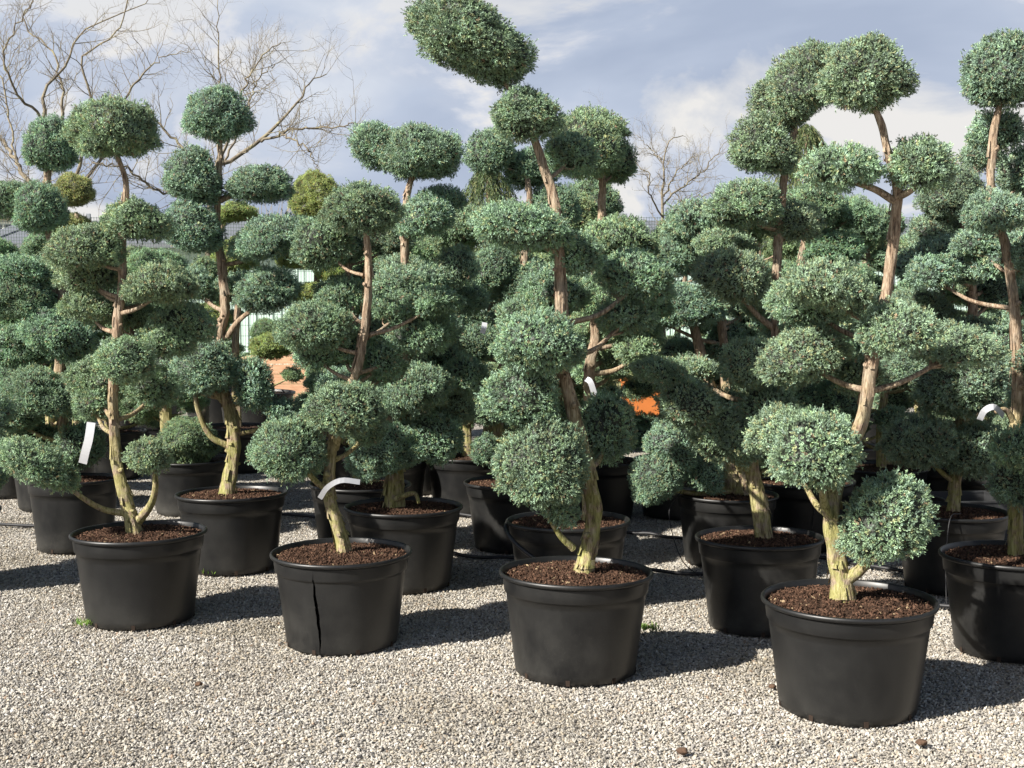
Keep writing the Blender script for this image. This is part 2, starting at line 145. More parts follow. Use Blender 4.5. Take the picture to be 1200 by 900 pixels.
dict(key='G1',X=-2.031,Y=13.338,D=0.7,H=0.45,label='yellowish round-topped juniper showing behind the blue-green ones',gold=True,
 trunk=[(0.0,0,0.843,0.062),(-0.012,0,1.466,0.053),(0.013,0,2.173,0.044),(0.008,0,2.613,0.031)],
 pads=[(0.01,0,2.806,0.24,0.222,0),(0.205,0.1,2.514,0.233,0.125,0),(-0.181,-0.007,2.173,0.231,0.16,0),(0.227,-0.089,2.038,0.23,0.159,0),(-0.035,-0.12,1.775,0.211,0.141,0),(0.155,-0.052,1.466,0.23,0.159,0)],
 limbs=[]),
dict(key='G2',X=-4.206,Y=12.251,D=0.7,H=0.45,label='yellowish flat-topped juniper peeping out between the left trunks',gold=True,
 trunk=[(0.029,0,0.746,0.065),(0.025,0,1.319,0.053),(0.071,0,1.97,0.045),(0.067,0,2.536,0.033)],
 pads=[(0.039,0,2.762,0.204,0.172,0),(-0.034,0.1,2.446,0.214,0.115,0),(0.224,-0.008,2.132,0.212,0.147,0),(-0.148,0.11,1.891,0.214,0.148,0),(0.143,-0.045,1.564,0.212,0.146,0),(-0.019,-0.073,1.159,0.227,0.146,0)],
 limbs=[]),
dict(key='G3',X=-2.78,Y=12.844,D=0.75,H=0.45,label='bonsai-style conifer with a thin flat canopy on two curved stems',gold=True,
 trunk=[(0.015,0,0.701,0.069),(0.006,0,1.302,0.056),(0.082,0,1.9,0.047),(0.223,0,2.282,0.039),(0.192,0,2.477,0.03),(0.099,0,2.536,0.021)],
 pads=[(0.023,0,2.587,0.214,0.103,0),(-0.097,0,2.544,0.12,0.077,0),(0.012,-0.018,2.154,0.239,0.188,0),(-0.299,0.022,1.9,0.206,0.172,0),(0.354,-0.033,1.26,0.222,0.137,0),(0.539,-0.107,1.348,0.153,0.102,0),(-0.247,-0.037,1.542,0.205,0.154,0)],
 limbs=[[(0.065,0,1.9,0.034),(-0.102,0,2.197,0.03),(-0.133,0,2.367,0.026),(-0.08,0,2.511,0.017)]]),
dict(key='F',X=-0.876,Y=11.4,D=0.7,H=0.455,label='',
 trunk=[(0.0,-0.0,0.45,0.055),(-0.009,-0.016,0.733,0.049),(-0.024,-0.003,1.017,0.043),(0.025,0.029,1.3,0.037),(0.09,0.048,1.583,0.032),(0.141,0.046,1.867,0.026),(0.155,0.025,2.15,0.02)],
 pads=[(0.155,0.025,2.15,0.253,0.161,-2.806),(0.405,-0.053,0.62,0.137,0.109,9.849),(-0.268,0.215,0.72,0.163,0.087,-2.277),(-0.076,-0.179,0.82,0.194,0.089,13.205),(0.184,0.247,0.92,0.132,0.097,-17.035),(-0.192,-0.084,1.02,0.169,0.114,-10.601),(0.102,-0.082,1.12,0.157,0.087,-4.492),(-0.212,0.252,1.22,0.17,0.094,6.199),(-0.185,-0.097,1.32,0.171,0.1,-7.173),(0.261,0.013,1.42,0.124,0.1,17.792),(-0.21,0.022,1.52,0.133,0.112,-4.24),(0.171,-0.067,1.62,0.147,0.11,4.482),(0.335,0.228,1.72,0.152,0.106,11.648),(-0.103,0.04,1.82,0.164,0.096,13.302),(0.392,-0.049,1.92,0.182,0.109,7.324),(0.008,0.154,2.02,0.174,0.106,7.589)],
 limbs=[]),
dict(key='F',X=-1.459,Y=11.2,D=0.7,H=0.455,label='',
 trunk=[(-0.0,0.0,0.45,0.055),(-0.023,0.024,0.625,0.049),(0.001,0.047,0.8,0.043),(0.005,0.026,0.975,0.037),(-0.031,-0.006,1.15,0.032),(-0.095,-0.035,1.325,0.026),(-0.157,-0.05,1.5,0.02)],
 pads=[(-0.157,-0.05,1.5,0.243,0.171,9.427),(0.248,-0.06,0.598,0.16,0.082,-11.656),(-0.374,0.212,0.655,0.151,0.08,-15.765),(-0.009,-0.321,0.712,0.129,0.089,-9.849),(0.105,0.318,0.768,0.135,0.094,11.421),(-0.288,0.004,0.825,0.191,0.11,-14.136),(0.248,-0.173,0.882,0.137,0.104,4.593),(-0.197,0.261,0.938,0.161,0.108,-12.488),(-0.184,-0.118,0.995,0.168,0.106,13.735),(0.182,0.08,1.052,0.173,0.113,11.332),(-0.238,0.063,1.108,0.136,0.101,-5.732),(0.102,-0.173,1.165,0.141,0.114,3.985),(-0.012,0.074,1.222,0.2,0.098,-14.526),(-0.27,-0.11,1.278,0.146,0.098,13.826),(0.086,-0.049,1.335,0.127,0.114,11.173),(-0.186,0.033,1.392,0.167,0.105,6.168)],
 limbs=[]),
dict(key='F',X=1.316,Y=10.1,D=0.7,H=0.455,label='',
 trunk=[(-0.0,-0.0,0.45,0.055),(-0.028,-0.015,0.742,0.049),(-0.059,0.002,1.033,0.043),(-0.025,0.033,1.325,0.037),(0.022,0.049,1.617,0.032),(0.051,0.044,1.908,0.026),(0.042,0.021,2.2,0.02)],
 pads=[(0.042,0.021,2.2,0.246,0.178,-6.17),(0.371,-0.112,0.622,0.175,0.102,17.29),(-0.218,0.126,0.725,0.146,0.081,11.017),(-0.03,-0.265,0.828,0.132,0.112,-3.041),(0.28,0.124,0.932,0.181,0.083,6.157),(-0.265,0.026,1.035,0.194,0.113,-15.461),(0.093,-0.16,1.138,0.134,0.106,-14.582),(-0.043,0.272,1.242,0.155,0.103,-7.948),(-0.057,-0.215,1.345,0.156,0.103,3.957),(0.332,0.133,1.448,0.184,0.104,14.415),(-0.298,0.163,1.552,0.153,0.098,5.454),(0.097,-0.091,1.655,0.163,0.083,0.748),(0.035,0.226,1.758,0.158,0.112,16.413),(-0.196,-0.059,1.862,0.137,0.089,16.579),(0.228,0.024,1.965,0.133,0.113,2.009),(-0.085,0.115,2.068,0.178,0.104,-10.756)],
 limbs=[]),
dict(key='F',X=0.668,Y=10.0,D=0.7,H=0.455,label='',
 trunk=[(-0.0,-0.0,0.45,0.055),(-0.026,0.015,0.783,0.049),(-0.006,0.048,1.117,0.043),(0.032,0.046,1.45,0.037),(0.04,0.025,1.783,0.032),(0.01,-0.008,2.117,0.026),(-0.043,-0.036,2.45,0.02)],
 pads=[(-0.043,-0.036,2.45,0.206,0.181,-5.167),(0.278,0.037,0.63,0.165,0.107,4.75),(-0.146,0.115,0.75,0.162,0.08,11.874),(0.136,-0.192,0.87,0.161,0.087,5.917),(0.052,0.327,0.99,0.158,0.093,17.9),(-0.164,-0.035,1.11,0.142,0.095,9.465),(0.185,-0.135,1.23,0.167,0.083,-1.461),(-0.011,0.343,1.35,0.139,0.111,-8.89),(-0.166,-0.187,1.47,0.178,0.104,6.031),(0.266,0.138,1.59,0.128,0.109,4.013),(-0.108,0.079,1.71,0.133,0.114,-8.185),(0.111,-0.112,1.83,0.191,0.095,-6.456),(0.238,0.191,1.95,0.175,0.108,7.51),(-0.283,-0.034,2.07,0.123,0.092,9.359),(0.109,-0.007,2.19,0.153,0.114,-0.106),(-0.14,0.084,2.31,0.163,0.103,-9.074)],
 limbs=[]),
dict(key='F',X=2.789,Y=9.6,D=0.7,H=0.455,label='',
 trunk=[(-0.0,0.0,0.45,0.055),(-0.004,0.024,0.75,0.049),(0.022,0.027,1.05,0.043),(-0.005,-0.004,1.35,0.037),(-0.064,-0.034,1.65,0.032),(-0.129,-0.049,1.95,0.026),(-0.169,-0.043,2.25,0.02)],
 pads=[(-0.169,-0.043,2.25,0.249,0.157,-8.432),(0.408,-0.04,0.623,0.134,0.115,8.727),(-0.227,0.2,0.73,0.188,0.106,-14.23),(0.008,-0.245,0.837,0.124,0.103,-14.173),(0.129,0.219,0.943,0.134,0.112,5.517),(-0.363,-0.115,1.05,0.152,0.108,-5.212),(0.221,-0.19,1.157,0.185,0.1,13.679),(-0.066,0.303,1.263,0.169,0.092,-9.29),(-0.157,-0.26,1.37,0.159,0.089,6.043),(0.297,0.108,1.477,0.138,0.085,2.688),(-0.22,0.008,1.583,0.188,0.082,11.189),(0.085,-0.162,1.69,0.174,0.108,-0.909),(-0.02,0.082,1.797,0.158,0.097,14.924),(-0.304,-0.093,1.903,0.184,0.089,2.272),(-0.0,-0.066,2.01,0.132,0.11,13.096),(-0.204,0.167,2.117,0.146,0.093,-15.668)],
 limbs=[]),
dict(key='F',X=3.603,Y=9.3,D=0.7,H=0.455,label='',
 trunk=[(0.0,-0.0,0.45,0.055),(0.016,-0.024,0.742,0.049),(-0.014,-0.045,1.033,0.043),(-0.019,-0.023,1.325,0.037),(0.015,0.01,1.617,0.032),(0.075,0.038,1.908,0.026),(0.131,0.05,2.2,0.02)],
 pads=[(0.131,0.05,2.2,0.242,0.155,-2.329),(0.259,0.079,0.622,0.192,0.086,-5.027),(-0.084,0.154,0.725,0.173,0.102,-5.058),(-0.073,-0.365,0.828,0.148,0.101,15.128),(0.053,0.205,0.932,0.166,0.093,-5.062),(-0.334,-0.022,1.035,0.13,0.115,4.417),(0.147,-0.266,1.138,0.171,0.103,-6.762),(-0.078,0.123,1.242,0.17,0.091,6.831),(-0.121,-0.265,1.345,0.198,0.111,7.724),(0.25,0.004,1.448,0.179,0.098,17.121),(-0.172,0.111,1.552,0.173,0.086,-14.031),(0.166,-0.1,1.655,0.148,0.086,-16.985),(0.163,0.229,1.758,0.186,0.083,-4.551),(-0.222,0.021,1.862,0.155,0.102,-16.447),(0.248,0.001,1.965,0.152,0.104,-10.554),(0.053,0.161,2.068,0.15,0.081,6.449)],
 limbs=[]),
dict(key='F',X=-4.429,Y=11.2,D=0.7,H=0.455,label='',
 trunk=[(0.0,0.0,0.45,0.055),(0.014,0.003,0.725,0.049),(0.007,-0.026,1.0,0.043),(-0.055,-0.047,1.275,0.037),(-0.112,-0.048,1.55,0.032),(-0.136,-0.028,1.825,0.026),(-0.122,0.004,2.1,0.02)],
 pads=[(-0.122,0.004,2.1,0.232,0.149,-7.35),(0.307,-0.008,0.618,0.137,0.094,12.322),(-0.093,0.166,0.715,0.122,0.088,-14.581),(0.154,-0.17,0.812,0.199,0.085,14.544),(0.223,0.215,0.908,0.173,0.089,-9.628),(-0.173,-0.074,1.005,0.121,0.107,4.789),(0.192,-0.195,1.102,0.193,0.09,-13.543),(-0.064,0.111,1.198,0.149,0.081,9.495),(-0.095,-0.229,1.295,0.15,0.089,16.34),(0.137,0.106,1.392,0.134,0.086,9.623),(-0.316,0.098,1.488,0.154,0.081,-10.884),(0.03,-0.147,1.585,0.174,0.107,-3.651),(-0.038,0.189,1.682,0.178,0.098,1.608),(-0.312,-0.101,1.778,0.174,0.089,13.158),(0.011,-0.066,1.875,0.197,0.081,-3.344),(-0.237,0.112,1.972,0.186,0.104,0.153)],
 limbs=[]),
dict(key='F',X=-4.636,Y=12.9,D=0.7,H=0.455,label='',
 trunk=[(0.0,-0.0,0.45,0.055),(-0.022,0.011,0.758,0.049),(-0.003,0.045,1.067,0.043),(0.045,0.049,1.375,0.037),(0.068,0.032,1.683,0.032),(0.051,0.001,1.992,0.026),(0.007,-0.03,2.3,0.02)],
 pads=[(0.007,-0.03,2.3,0.242,0.183,-4.282),(0.307,0.127,0.625,0.18,0.106,15.451),(-0.173,0.192,0.735,0.177,0.1,9.013),(-0.043,-0.337,0.845,0.121,0.105,-4.516),(0.299,0.143,0.955,0.124,0.088,-6.301),(-0.207,0.065,1.065,0.126,0.11,-15.01),(0.114,-0.064,1.175,0.193,0.099,11.609),(-0.155,0.207,1.285,0.152,0.094,-8.473),(-0.093,-0.226,1.395,0.16,0.106,14.003),(0.28,0.188,1.505,0.164,0.083,-4.415),(-0.166,0.042,1.615,0.174,0.089,2.99),(0.11,-0.205,1.725,0.185,0.081,5.949),(0.261,0.203,1.835,0.134,0.085,14.133),(-0.045,-0.056,1.945,0.157,0.109,-12.05),(0.198,-0.007,2.055,0.155,0.094,-16.07),(-0.079,0.114,2.165,0.17,0.099,-11.89)],
 limbs=[]),
dict(key='F',X=-3.679,Y=13.6,D=0.7,H=0.455,label='',
 trunk=[(0.0,0.0,0.45,0.055),(0.022,0.023,0.725,0.049),(0.073,0.026,1.0,0.043),(0.071,-0.006,1.275,0.037),(0.037,-0.035,1.55,0.032),(-0.002,-0.05,1.825,0.026),(-0.016,-0.043,2.1,0.02)],
 pads=[(-0.016,-0.043,2.1,0.255,0.145,-1.631),(0.273,0.064,0.618,0.171,0.102,-15.68),(-0.13,0.256,0.715,0.124,0.083,3.731),(0.117,-0.22,0.812,0.123,0.102,-16.019),(0.133,0.157,0.908,0.145,0.108,-13.837),(-0.091,-0.051,1.005,0.196,0.085,3.331),(0.432,-0.067,1.102,0.176,0.098,-6.268),(-0.042,0.285,1.198,0.145,0.089,6.961),(0.046,-0.216,1.295,0.176,0.085,6.511),(0.356,0.033,1.392,0.156,0.087,0.535),(-0.072,0.047,1.488,0.155,0.107,-12.787),(0.029,-0.193,1.585,0.13,0.085,7.659),(-0.015,0.151,1.682,0.155,0.108,16.485),(-0.139,-0.056,1.778,0.124,0.083,12.926),(0.236,-0.0,1.875,0.15,0.084,-11.795),(-0.114,0.08,1.972,0.169,0.093,-2.8)],
 limbs=[]),
dict(key='F',X=1.961,Y=10.3,D=0.7,H=0.455,label='',
 trunk=[(0.0,-0.0,0.45,0.055),(-0.01,-0.025,0.775,0.049),(-0.063,-0.041,1.1,0.043),(-0.081,-0.015,1.425,0.037),(-0.061,0.018,1.75,0.032),(-0.02,0.043,2.075,0.026),(0.01,0.05,2.4,0.02)],
 pads=[(0.01,0.05,2.4,0.224,0.147,-3.337),(0.206,-0.033,0.628,0.181,0.104,17.847),(-0.227,0.089,0.745,0.183,0.095,9.348),(0.124,-0.326,0.862,0.155,0.093,-11.803),(0.078,0.296,0.978,0.128,0.091,-6.485),(-0.329,-0.063,1.095,0.176,0.108,10.513),(0.129,-0.062,1.212,0.18,0.112,-7.4),(-0.098,0.178,1.328,0.142,0.08,-14.32),(-0.259,-0.138,1.445,0.174,0.082,-6.525),(0.212,0.044,1.562,0.123,0.101,13.816),(-0.235,0.045,1.678,0.129,0.084,1.912),(-0.043,-0.127,1.795,0.168,0.1,-12.35),(0.014,0.192,1.912,0.122,0.093,7.045),(-0.187,-0.09,2.028,0.166,0.108,17.269),(0.217,-0.058,2.145,0.14,0.095,9.507),(-0.132,0.126,2.262,0.189,0.101,6.446)],
 limbs=[]),
dict(key='F',X=3.293,Y=9.9,D=0.7,H=0.455,label='',
 trunk=[(0.0,-0.0,0.45,0.055),(-0.009,-0.022,0.775,0.049),(-0.04,-0.019,1.1,0.043),(-0.013,0.014,1.425,0.037),(0.042,0.041,1.75,0.032),(0.096,0.05,2.075,0.026),(0.119,0.038,2.4,0.02)],
 pads=[(0.119,0.038,2.4,0.198,0.167,-5.164),(0.473,0.008,0.628,0.163,0.081,-11.613),(-0.213,0.046,0.745,0.15,0.082,-6.381),(-0.032,-0.375,0.862,0.195,0.084,9.831),(0.222,0.133,0.978,0.161,0.1,2.111),(-0.309,-0.043,1.095,0.151,0.087,-11.246),(0.127,-0.237,1.212,0.193,0.114,8.145),(-0.169,0.236,1.328,0.184,0.088,0.029),(-0.098,-0.1,1.445,0.194,0.104,8.369),(0.155,0.087,1.562,0.199,0.083,15.83),(-0.164,0.15,1.678,0.192,0.092,13.556),(0.202,-0.046,1.795,0.2,0.114,16.955),(0.138,0.199,1.912,0.179,0.081,-9.327),(-0.199,-0.001,2.028,0.128,0.085,2.061),(0.35,-0.056,2.145,0.191,0.089,1.24),(0.022,0.088,2.262,0.162,0.083,9.889)],
 limbs=[]),
dict(key='F',X=-0.358,Y=10.3,D=0.7,H=0.455,label='',
 trunk=[(0.0,-0.0,0.45,0.055),(-0.015,-0.024,0.758,0.049),(-0.075,-0.045,1.067,0.043),(-0.108,-0.022,1.375,0.037),(-0.102,0.011,1.683,0.032),(-0.072,0.039,1.992,0.026),(-0.047,0.05,2.3,0.02)],
 pads=[(-0.047,0.05,2.3,0.241,0.17,-1.948),(0.321,-0.113,0.625,0.151,0.104,9.506),(-0.235,0.037,0.735,0.145,0.09,-5.596),(0.079,-0.233,0.845,0.181,0.11,17.955),(0.117,0.112,0.955,0.173,0.097,12.295),(-0.396,-0.026,1.065,0.192,0.099,2.012),(0.052,-0.112,1.175,0.181,0.114,10.143),(-0.036,0.178,1.285,0.193,0.103,1.298),(-0.123,-0.143,1.395,0.163,0.108,5.663),(0.121,0.078,1.505,0.128,0.106,16.801),(-0.328,0.041,1.615,0.195,0.092,8.216),(-0.023,-0.195,1.725,0.182,0.083,2.883),(0.069,0.232,1.835,0.142,0.095,12.077),(-0.33,-0.035,1.945,0.164,0.097,8.856),(0.226,0.027,2.055,0.143,0.113,-13.745),(-0.124,0.175,2.165,0.149,0.111,2.321)],
 limbs=[]),
dict(key='F',X=0.314,Y=9.8,D=0.7,H=0.455,label='',
 trunk=[(0.0,0.0,0.45,0.055),(0.041,-0.014,0.767,0.049),(0.038,-0.047,1.083,0.043),(0.013,-0.047,1.4,0.037),(0.017,-0.027,1.717,0.032),(0.06,0.005,2.033,0.026),(0.127,0.035,2.35,0.02)],
 pads=[(0.127,0.035,2.35,0.239,0.165,-3.422),(0.361,-0.093,0.627,0.152,0.087,13.052),(-0.26,0.237,0.74,0.189,0.107,8.159),(0.034,-0.172,0.853,0.196,0.102,4.414),(0.116,0.185,0.967,0.145,0.1,-15.478),(-0.228,-0.026,1.08,0.12,0.094,16.375),(0.303,-0.236,1.193,0.142,0.09,-8.24),(-0.055,0.075,1.307,0.194,0.082,-7.583),(-0.144,-0.303,1.42,0.167,0.081,4.341),(0.2,-0.017,1.533,0.151,0.095,-15.745),(-0.199,0.069,1.647,0.139,0.097,16.329),(0.271,-0.174,1.76,0.154,0.087,-8.503),(0.057,0.163,1.873,0.18,0.115,-10.314),(-0.108,-0.127,1.987,0.173,0.08,7.194),(0.29,-0.016,2.1,0.125,0.108,8.947),(-0.038,0.133,2.213,0.154,0.09,-8.223)],
 limbs=[]),
dict(key='F',X=2.829,Y=11.0,D=0.7,H=0.455,label='',
 trunk=[(0.0,-0.0,0.45,0.055),(-0.009,-0.022,0.775,0.049),(-0.04,-0.019,1.1,0.043),(-0.013,0.014,1.425,0.037),(0.042,0.041,1.75,0.032),(0.096,0.05,2.075,0.026),(0.119,0.038,2.4,0.02)],
 pads=[(0.119,0.038,2.4,0.198,0.167,-5.164),(0.473,0.008,0.628,0.163,0.081,-11.613),(-0.213,0.046,0.745,0.15,0.082,-6.381),(-0.032,-0.375,0.862,0.195,0.084,9.831),(0.222,0.133,0.978,0.161,0.1,2.111),(-0.309,-0.043,1.095,0.151,0.087,-11.246),(0.127,-0.237,1.212,0.193,0.114,8.145),(-0.169,0.236,1.328,0.184,0.088,0.029),(-0.098,-0.1,1.445,0.194,0.104,8.369),(0.155,0.087,1.562,0.199,0.083,15.83),(-0.164,0.15,1.678,0.192,0.092,13.556),(0.202,-0.046,1.795,0.2,0.114,16.955),(0.138,0.199,1.912,0.179,0.081,-9.327),(-0.199,-0.001,2.028,0.128,0.085,2.061),(0.35,-0.056,2.145,0.191,0.089,1.24),(0.022,0.088,2.262,0.162,0.083,9.889)],
 limbs=[]),
dict(key='F',X=4.189,Y=11.2,D=0.7,H=0.455,label='',
 trunk=[(-0.0,-0.0,0.45,0.055),(-0.048,-0.004,0.792,0.049),(-0.075,0.024,1.133,0.043),(-0.047,0.046,1.475,0.037),(-0.023,0.048,1.817,0.032),(-0.03,0.029,2.158,0.026),(-0.076,-0.002,2.5,0.02)],
 pads=[(-0.076,-0.002,2.5,0.227,0.147,-5.362),(0.29,-0.079,0.632,0.134,0.093,-8.239),(-0.298,0.084,0.755,0.151,0.082,-2.91),(0.126,-0.32,0.878,0.138,0.081,16.965),(0.05,0.228,1.002,0.138,0.107,12.875),(-0.47,0.058,1.125,0.194,0.085,14.388),(0.066,-0.087,1.248,0.166,0.102,-12.39),(-0.175,0.318,1.372,0.141,0.089,-1.137),(-0.192,-0.064,1.495,0.17,0.106,-17.249),(0.112,0.104,1.618,0.124,0.093,17.694),(-0.258,0.106,1.742,0.129,0.092,-10.157),(0.143,-0.163,1.865,0.164,0.091,-7.661),(0.051,0.243,1.988,0.163,0.093,-13.613),(-0.179,-0.014,2.112,0.168,0.108,-15.12),(0.235,0.069,2.235,0.121,0.115,16.999),(-0.141,0.178,2.358,0.15,0.094,9.218)],
 limbs=[]),
dict(key='F',X=-1.008,Y=10.2,D=0.7,H=0.455,label='',
 trunk=[(0.0,-0.0,0.45,0.055),(-0.02,0.009,0.717,0.049),(-0.0,0.043,0.983,0.043),(0.054,0.05,1.25,0.037),(0.085,0.035,1.517,0.032),(0.077,0.006,1.783,0.026),(0.039,-0.026,2.05,0.02)],
 pads=[(0.039,-0.026,2.05,0.258,0.181,-2.195),(0.315,0.043,0.617,0.179,0.089,10.514),(-0.26,0.303,0.71,0.189,0.104,-8.545),(-0.016,-0.166,0.803,0.188,0.11,17.094),(0.258,0.213,0.897,0.146,0.113,-15.684),(-0.416,0.077,0.99,0.142,0.11,3.937),(0.255,-0.071,1.083,0.135,0.109,-6.656),(-0.027,0.159,1.177,0.159,0.087,-13.072),(-0.129,-0.087,1.27,0.194,0.083,-0.332),(0.386,0.168,1.363,0.184,0.096,17.959),(-0.067,0.032,1.457,0.153,0.113,12.271),(0.167,-0.157,1.55,0.176,0.102,-5.02),(0.213,0.237,1.643,0.13,0.085,14.673),(-0.117,-0.042,1.737,0.163,0.097,7.985),(0.177,-0.077,1.83,0.172,0.108,-8.631),(-0.108,0.081,1.923,0.155,0.094,12.113)],
 limbs=[]),
dict(key='F',X=-3.878,Y=12.3,D=0.7,H=0.455,label='',
 trunk=[(-0.0,-0.0,0.45,0.055),(-0.046,-0.012,0.692,0.049),(-0.086,0.009,0.933,0.043),(-0.064,0.038,1.175,0.037),(-0.034,0.05,1.417,0.032),(-0.026,0.041,1.658,0.026),(-0.057,0.014,1.9,0.02)],
 pads=[(-0.057,0.014,1.9,0.259,0.157,0.879),(0.387,-0.042,0.612,0.175,0.101,17.139),(-0.263,0.106,0.695,0.15,0.102,6.913),(-0.12,-0.322,0.778,0.156,0.107,-14.721),(0.064,0.088,0.862,0.153,0.089,-5.511),(-0.457,0.037,0.945,0.171,0.092,-0.092),(0.167,-0.227,1.028,0.192,0.1,-12.478),(-0.205,0.148,1.112,0.124,0.095,-4.414),(-0.087,-0.104,1.195,0.125,0.095,-16.51),(0.165,0.14,1.278,0.19,0.113,-9.567),(-0.28,0.068,1.362,0.196,0.083,-1.567),(0.079,-0.02,1.445,0.144,0.091,-4.974),(-0.059,0.171,1.528,0.186,0.089,13.482),(-0.16,0.022,1.612,0.199,0.08,5.116),(0.151,-0.055,1.695,0.145,0.102,6.403),(-0.148,0.086,1.778,0.186,0.088,3.361)],
 limbs=[]),
dict(key='F',X=-5.07,Y=13.2,D=0.7,H=0.455,label='',
 trunk=[(0.0,-0.0,0.45,0.055),(0.001,-0.024,0.717,0.049),(-0.045,-0.045,0.983,0.043),(-0.064,-0.023,1.25,0.037),(-0.045,0.01,1.517,0.032),(-0.0,0.038,1.783,0.026),(0.04,0.05,2.05,0.02)],
 pads=[(0.04,0.05,2.05,0.2,0.183,-9.871),(0.446,-0.004,0.617,0.126,0.099,4.199),(-0.103,0.198,0.71,0.176,0.096,8.102),(-0.059,-0.208,0.803,0.129,0.098,15.258),(0.182,0.22,0.897,0.151,0.106,-14.34),(-0.371,-0.032,0.99,0.178,0.095,-14.842),(0.096,-0.16,1.083,0.142,0.108,-10.819),(-0.276,0.199,1.177,0.124,0.093,-0.298),(-0.263,-0.135,1.27,0.193,0.084,3.486),(0.212,-0.016,1.363,0.192,0.087,-17.703),(-0.222,0.148,1.457,0.121,0.083,-0.117),(0.127,-0.097,1.55,0.152,0.102,-14.637),(0.017,0.149,1.643,0.169,0.114,-16.05),(-0.195,-0.064,1.737,0.132,0.089,17.816),(0.145,0.073,1.83,0.176,0.113,-9.476),(-0.044,0.116,1.923,0.149,0.104,3.249)],
 limbs=[]),
dict(key='F',X=-4.184,Y=18.0,D=0.945,H=0.614,label='large cloud-pruned juniper in an oversized dusty pot at the back of the yard',
 trunk=[(0.0,-0.0,0.608,0.074),(-0.013,0.007,0.873,0.066),(0.011,0.041,1.138,0.059),(0.072,0.05,1.404,0.051),(0.113,0.037,1.669,0.043),(0.115,0.009,1.935,0.035),(0.086,-0.024,2.2,0.027)],
 pads=[(0.086,-0.024,2.2,0.246,0.176,3.986),(0.27,0.042,0.774,0.188,0.104,-0.269),(-0.15,0.261,0.867,0.129,0.103,16.071),(0.058,-0.341,0.96,0.174,0.089,-7.996),(0.184,0.251,1.052,0.164,0.102,-1.507),(-0.301,0.001,1.145,0.153,0.084,-0.603),(0.227,-0.219,1.238,0.123,0.09,-13.133),(-0.069,0.272,1.331,0.142,0.083,-9.791),(0.032,-0.142,1.424,0.134,0.11,-15.108),(0.191,0.121,1.517,0.187,0.083,-13.311),(-0.147,0.039,1.609,0.154,0.093,-6.628),(0.099,-0.21,1.702,0.136,0.11,-2.949),(0.133,0.192,1.795,0.139,0.083,-8.339),(0.043,-0.073,1.888,0.176,0.105,-5.592),(0.246,-0.047,1.981,0.186,0.102,-13.899),(-0.02,0.143,2.074,0.173,0.084,-4.862)],
 limbs=[]),
dict(key='F',X=-3.126,Y=15.6,D=0.945,H=0.614,label='large cloud-pruned juniper in an oversized dusty pot at the back of the yard',
 trunk=[(0.0,-0.0,0.608,0.074),(-0.004,-0.023,0.731,0.066),(-0.034,-0.024,0.855,0.059),(-0.01,0.008,0.979,0.051),(0.045,0.037,1.103,0.043),(0.103,0.05,1.226,0.035),(0.134,0.042,1.35,0.027)],
 pads=[(0.134,0.042,1.35,0.212,0.166,-3.729),(0.434,0.05,0.818,0.142,0.103,9.739),(-0.142,0.276,0.999,0.153,0.088,12.564),(0.122,-0.086,1.18,0.169,0.099,-10.115)],
 limbs=[]),
dict(key='F',X=-4.717,Y=16.5,D=0.91,H=0.592,label='large cloud-pruned juniper in an oversized dusty pot at the back of the yard',
 trunk=[(-0.0,-0.0,0.585,0.072),(-0.049,0.003,0.854,0.064),(-0.066,0.036,1.123,0.056),(-0.037,0.05,1.393,0.049),(-0.023,0.043,1.662,0.041),(-0.047,0.017,1.931,0.034),(-0.105,-0.016,2.2,0.026)],
 pads=[(-0.105,-0.016,2.2,0.228,0.185,8.806),(0.387,0.051,0.752,0.164,0.098,13.999),(-0.274,0.104,0.847,0.194,0.085,11.745),(0.056,-0.175,0.941,0.138,0.09,-0.31),(0.07,0.106,1.035,0.135,0.111,1.212),(-0.244,0.068,1.129,0.14,0.113,17.723),(0.07,-0.149,1.224,0.182,0.082,2.843),(0.003,0.281,1.318,0.167,0.106,-3.421),(-0.195,-0.137,1.413,0.143,0.098,5.985),(0.273,0.075,1.507,0.192,0.09,-3.57),(-0.179,0.077,1.601,0.195,0.097,13.735),(0.142,-0.119,1.696,0.135,0.087,8.112),(0.032,0.145,1.79,0.157,0.098,-9.496),(-0.269,-0.054,1.884,0.194,0.091,-8.414),(0.144,0.016,1.978,0.173,0.106,10.001),(-0.11,0.106,2.073,0.139,0.09,6.909)],
 limbs=[]),
dict(key='F',X=-5.591,Y=15.5,D=0.84,H=0.546,label='large cloud-pruned juniper in an oversized dusty pot at the back of the yard',
 trunk=[(-0.0,-0.0,0.54,0.066),(-0.044,0.004,0.767,0.059),(-0.055,0.037,0.993,0.052),(-0.022,0.05,1.22,0.045),(-0.006,0.041,1.447,0.038),(-0.027,0.015,1.673,0.031),(-0.082,-0.018,1.9,0.024)],
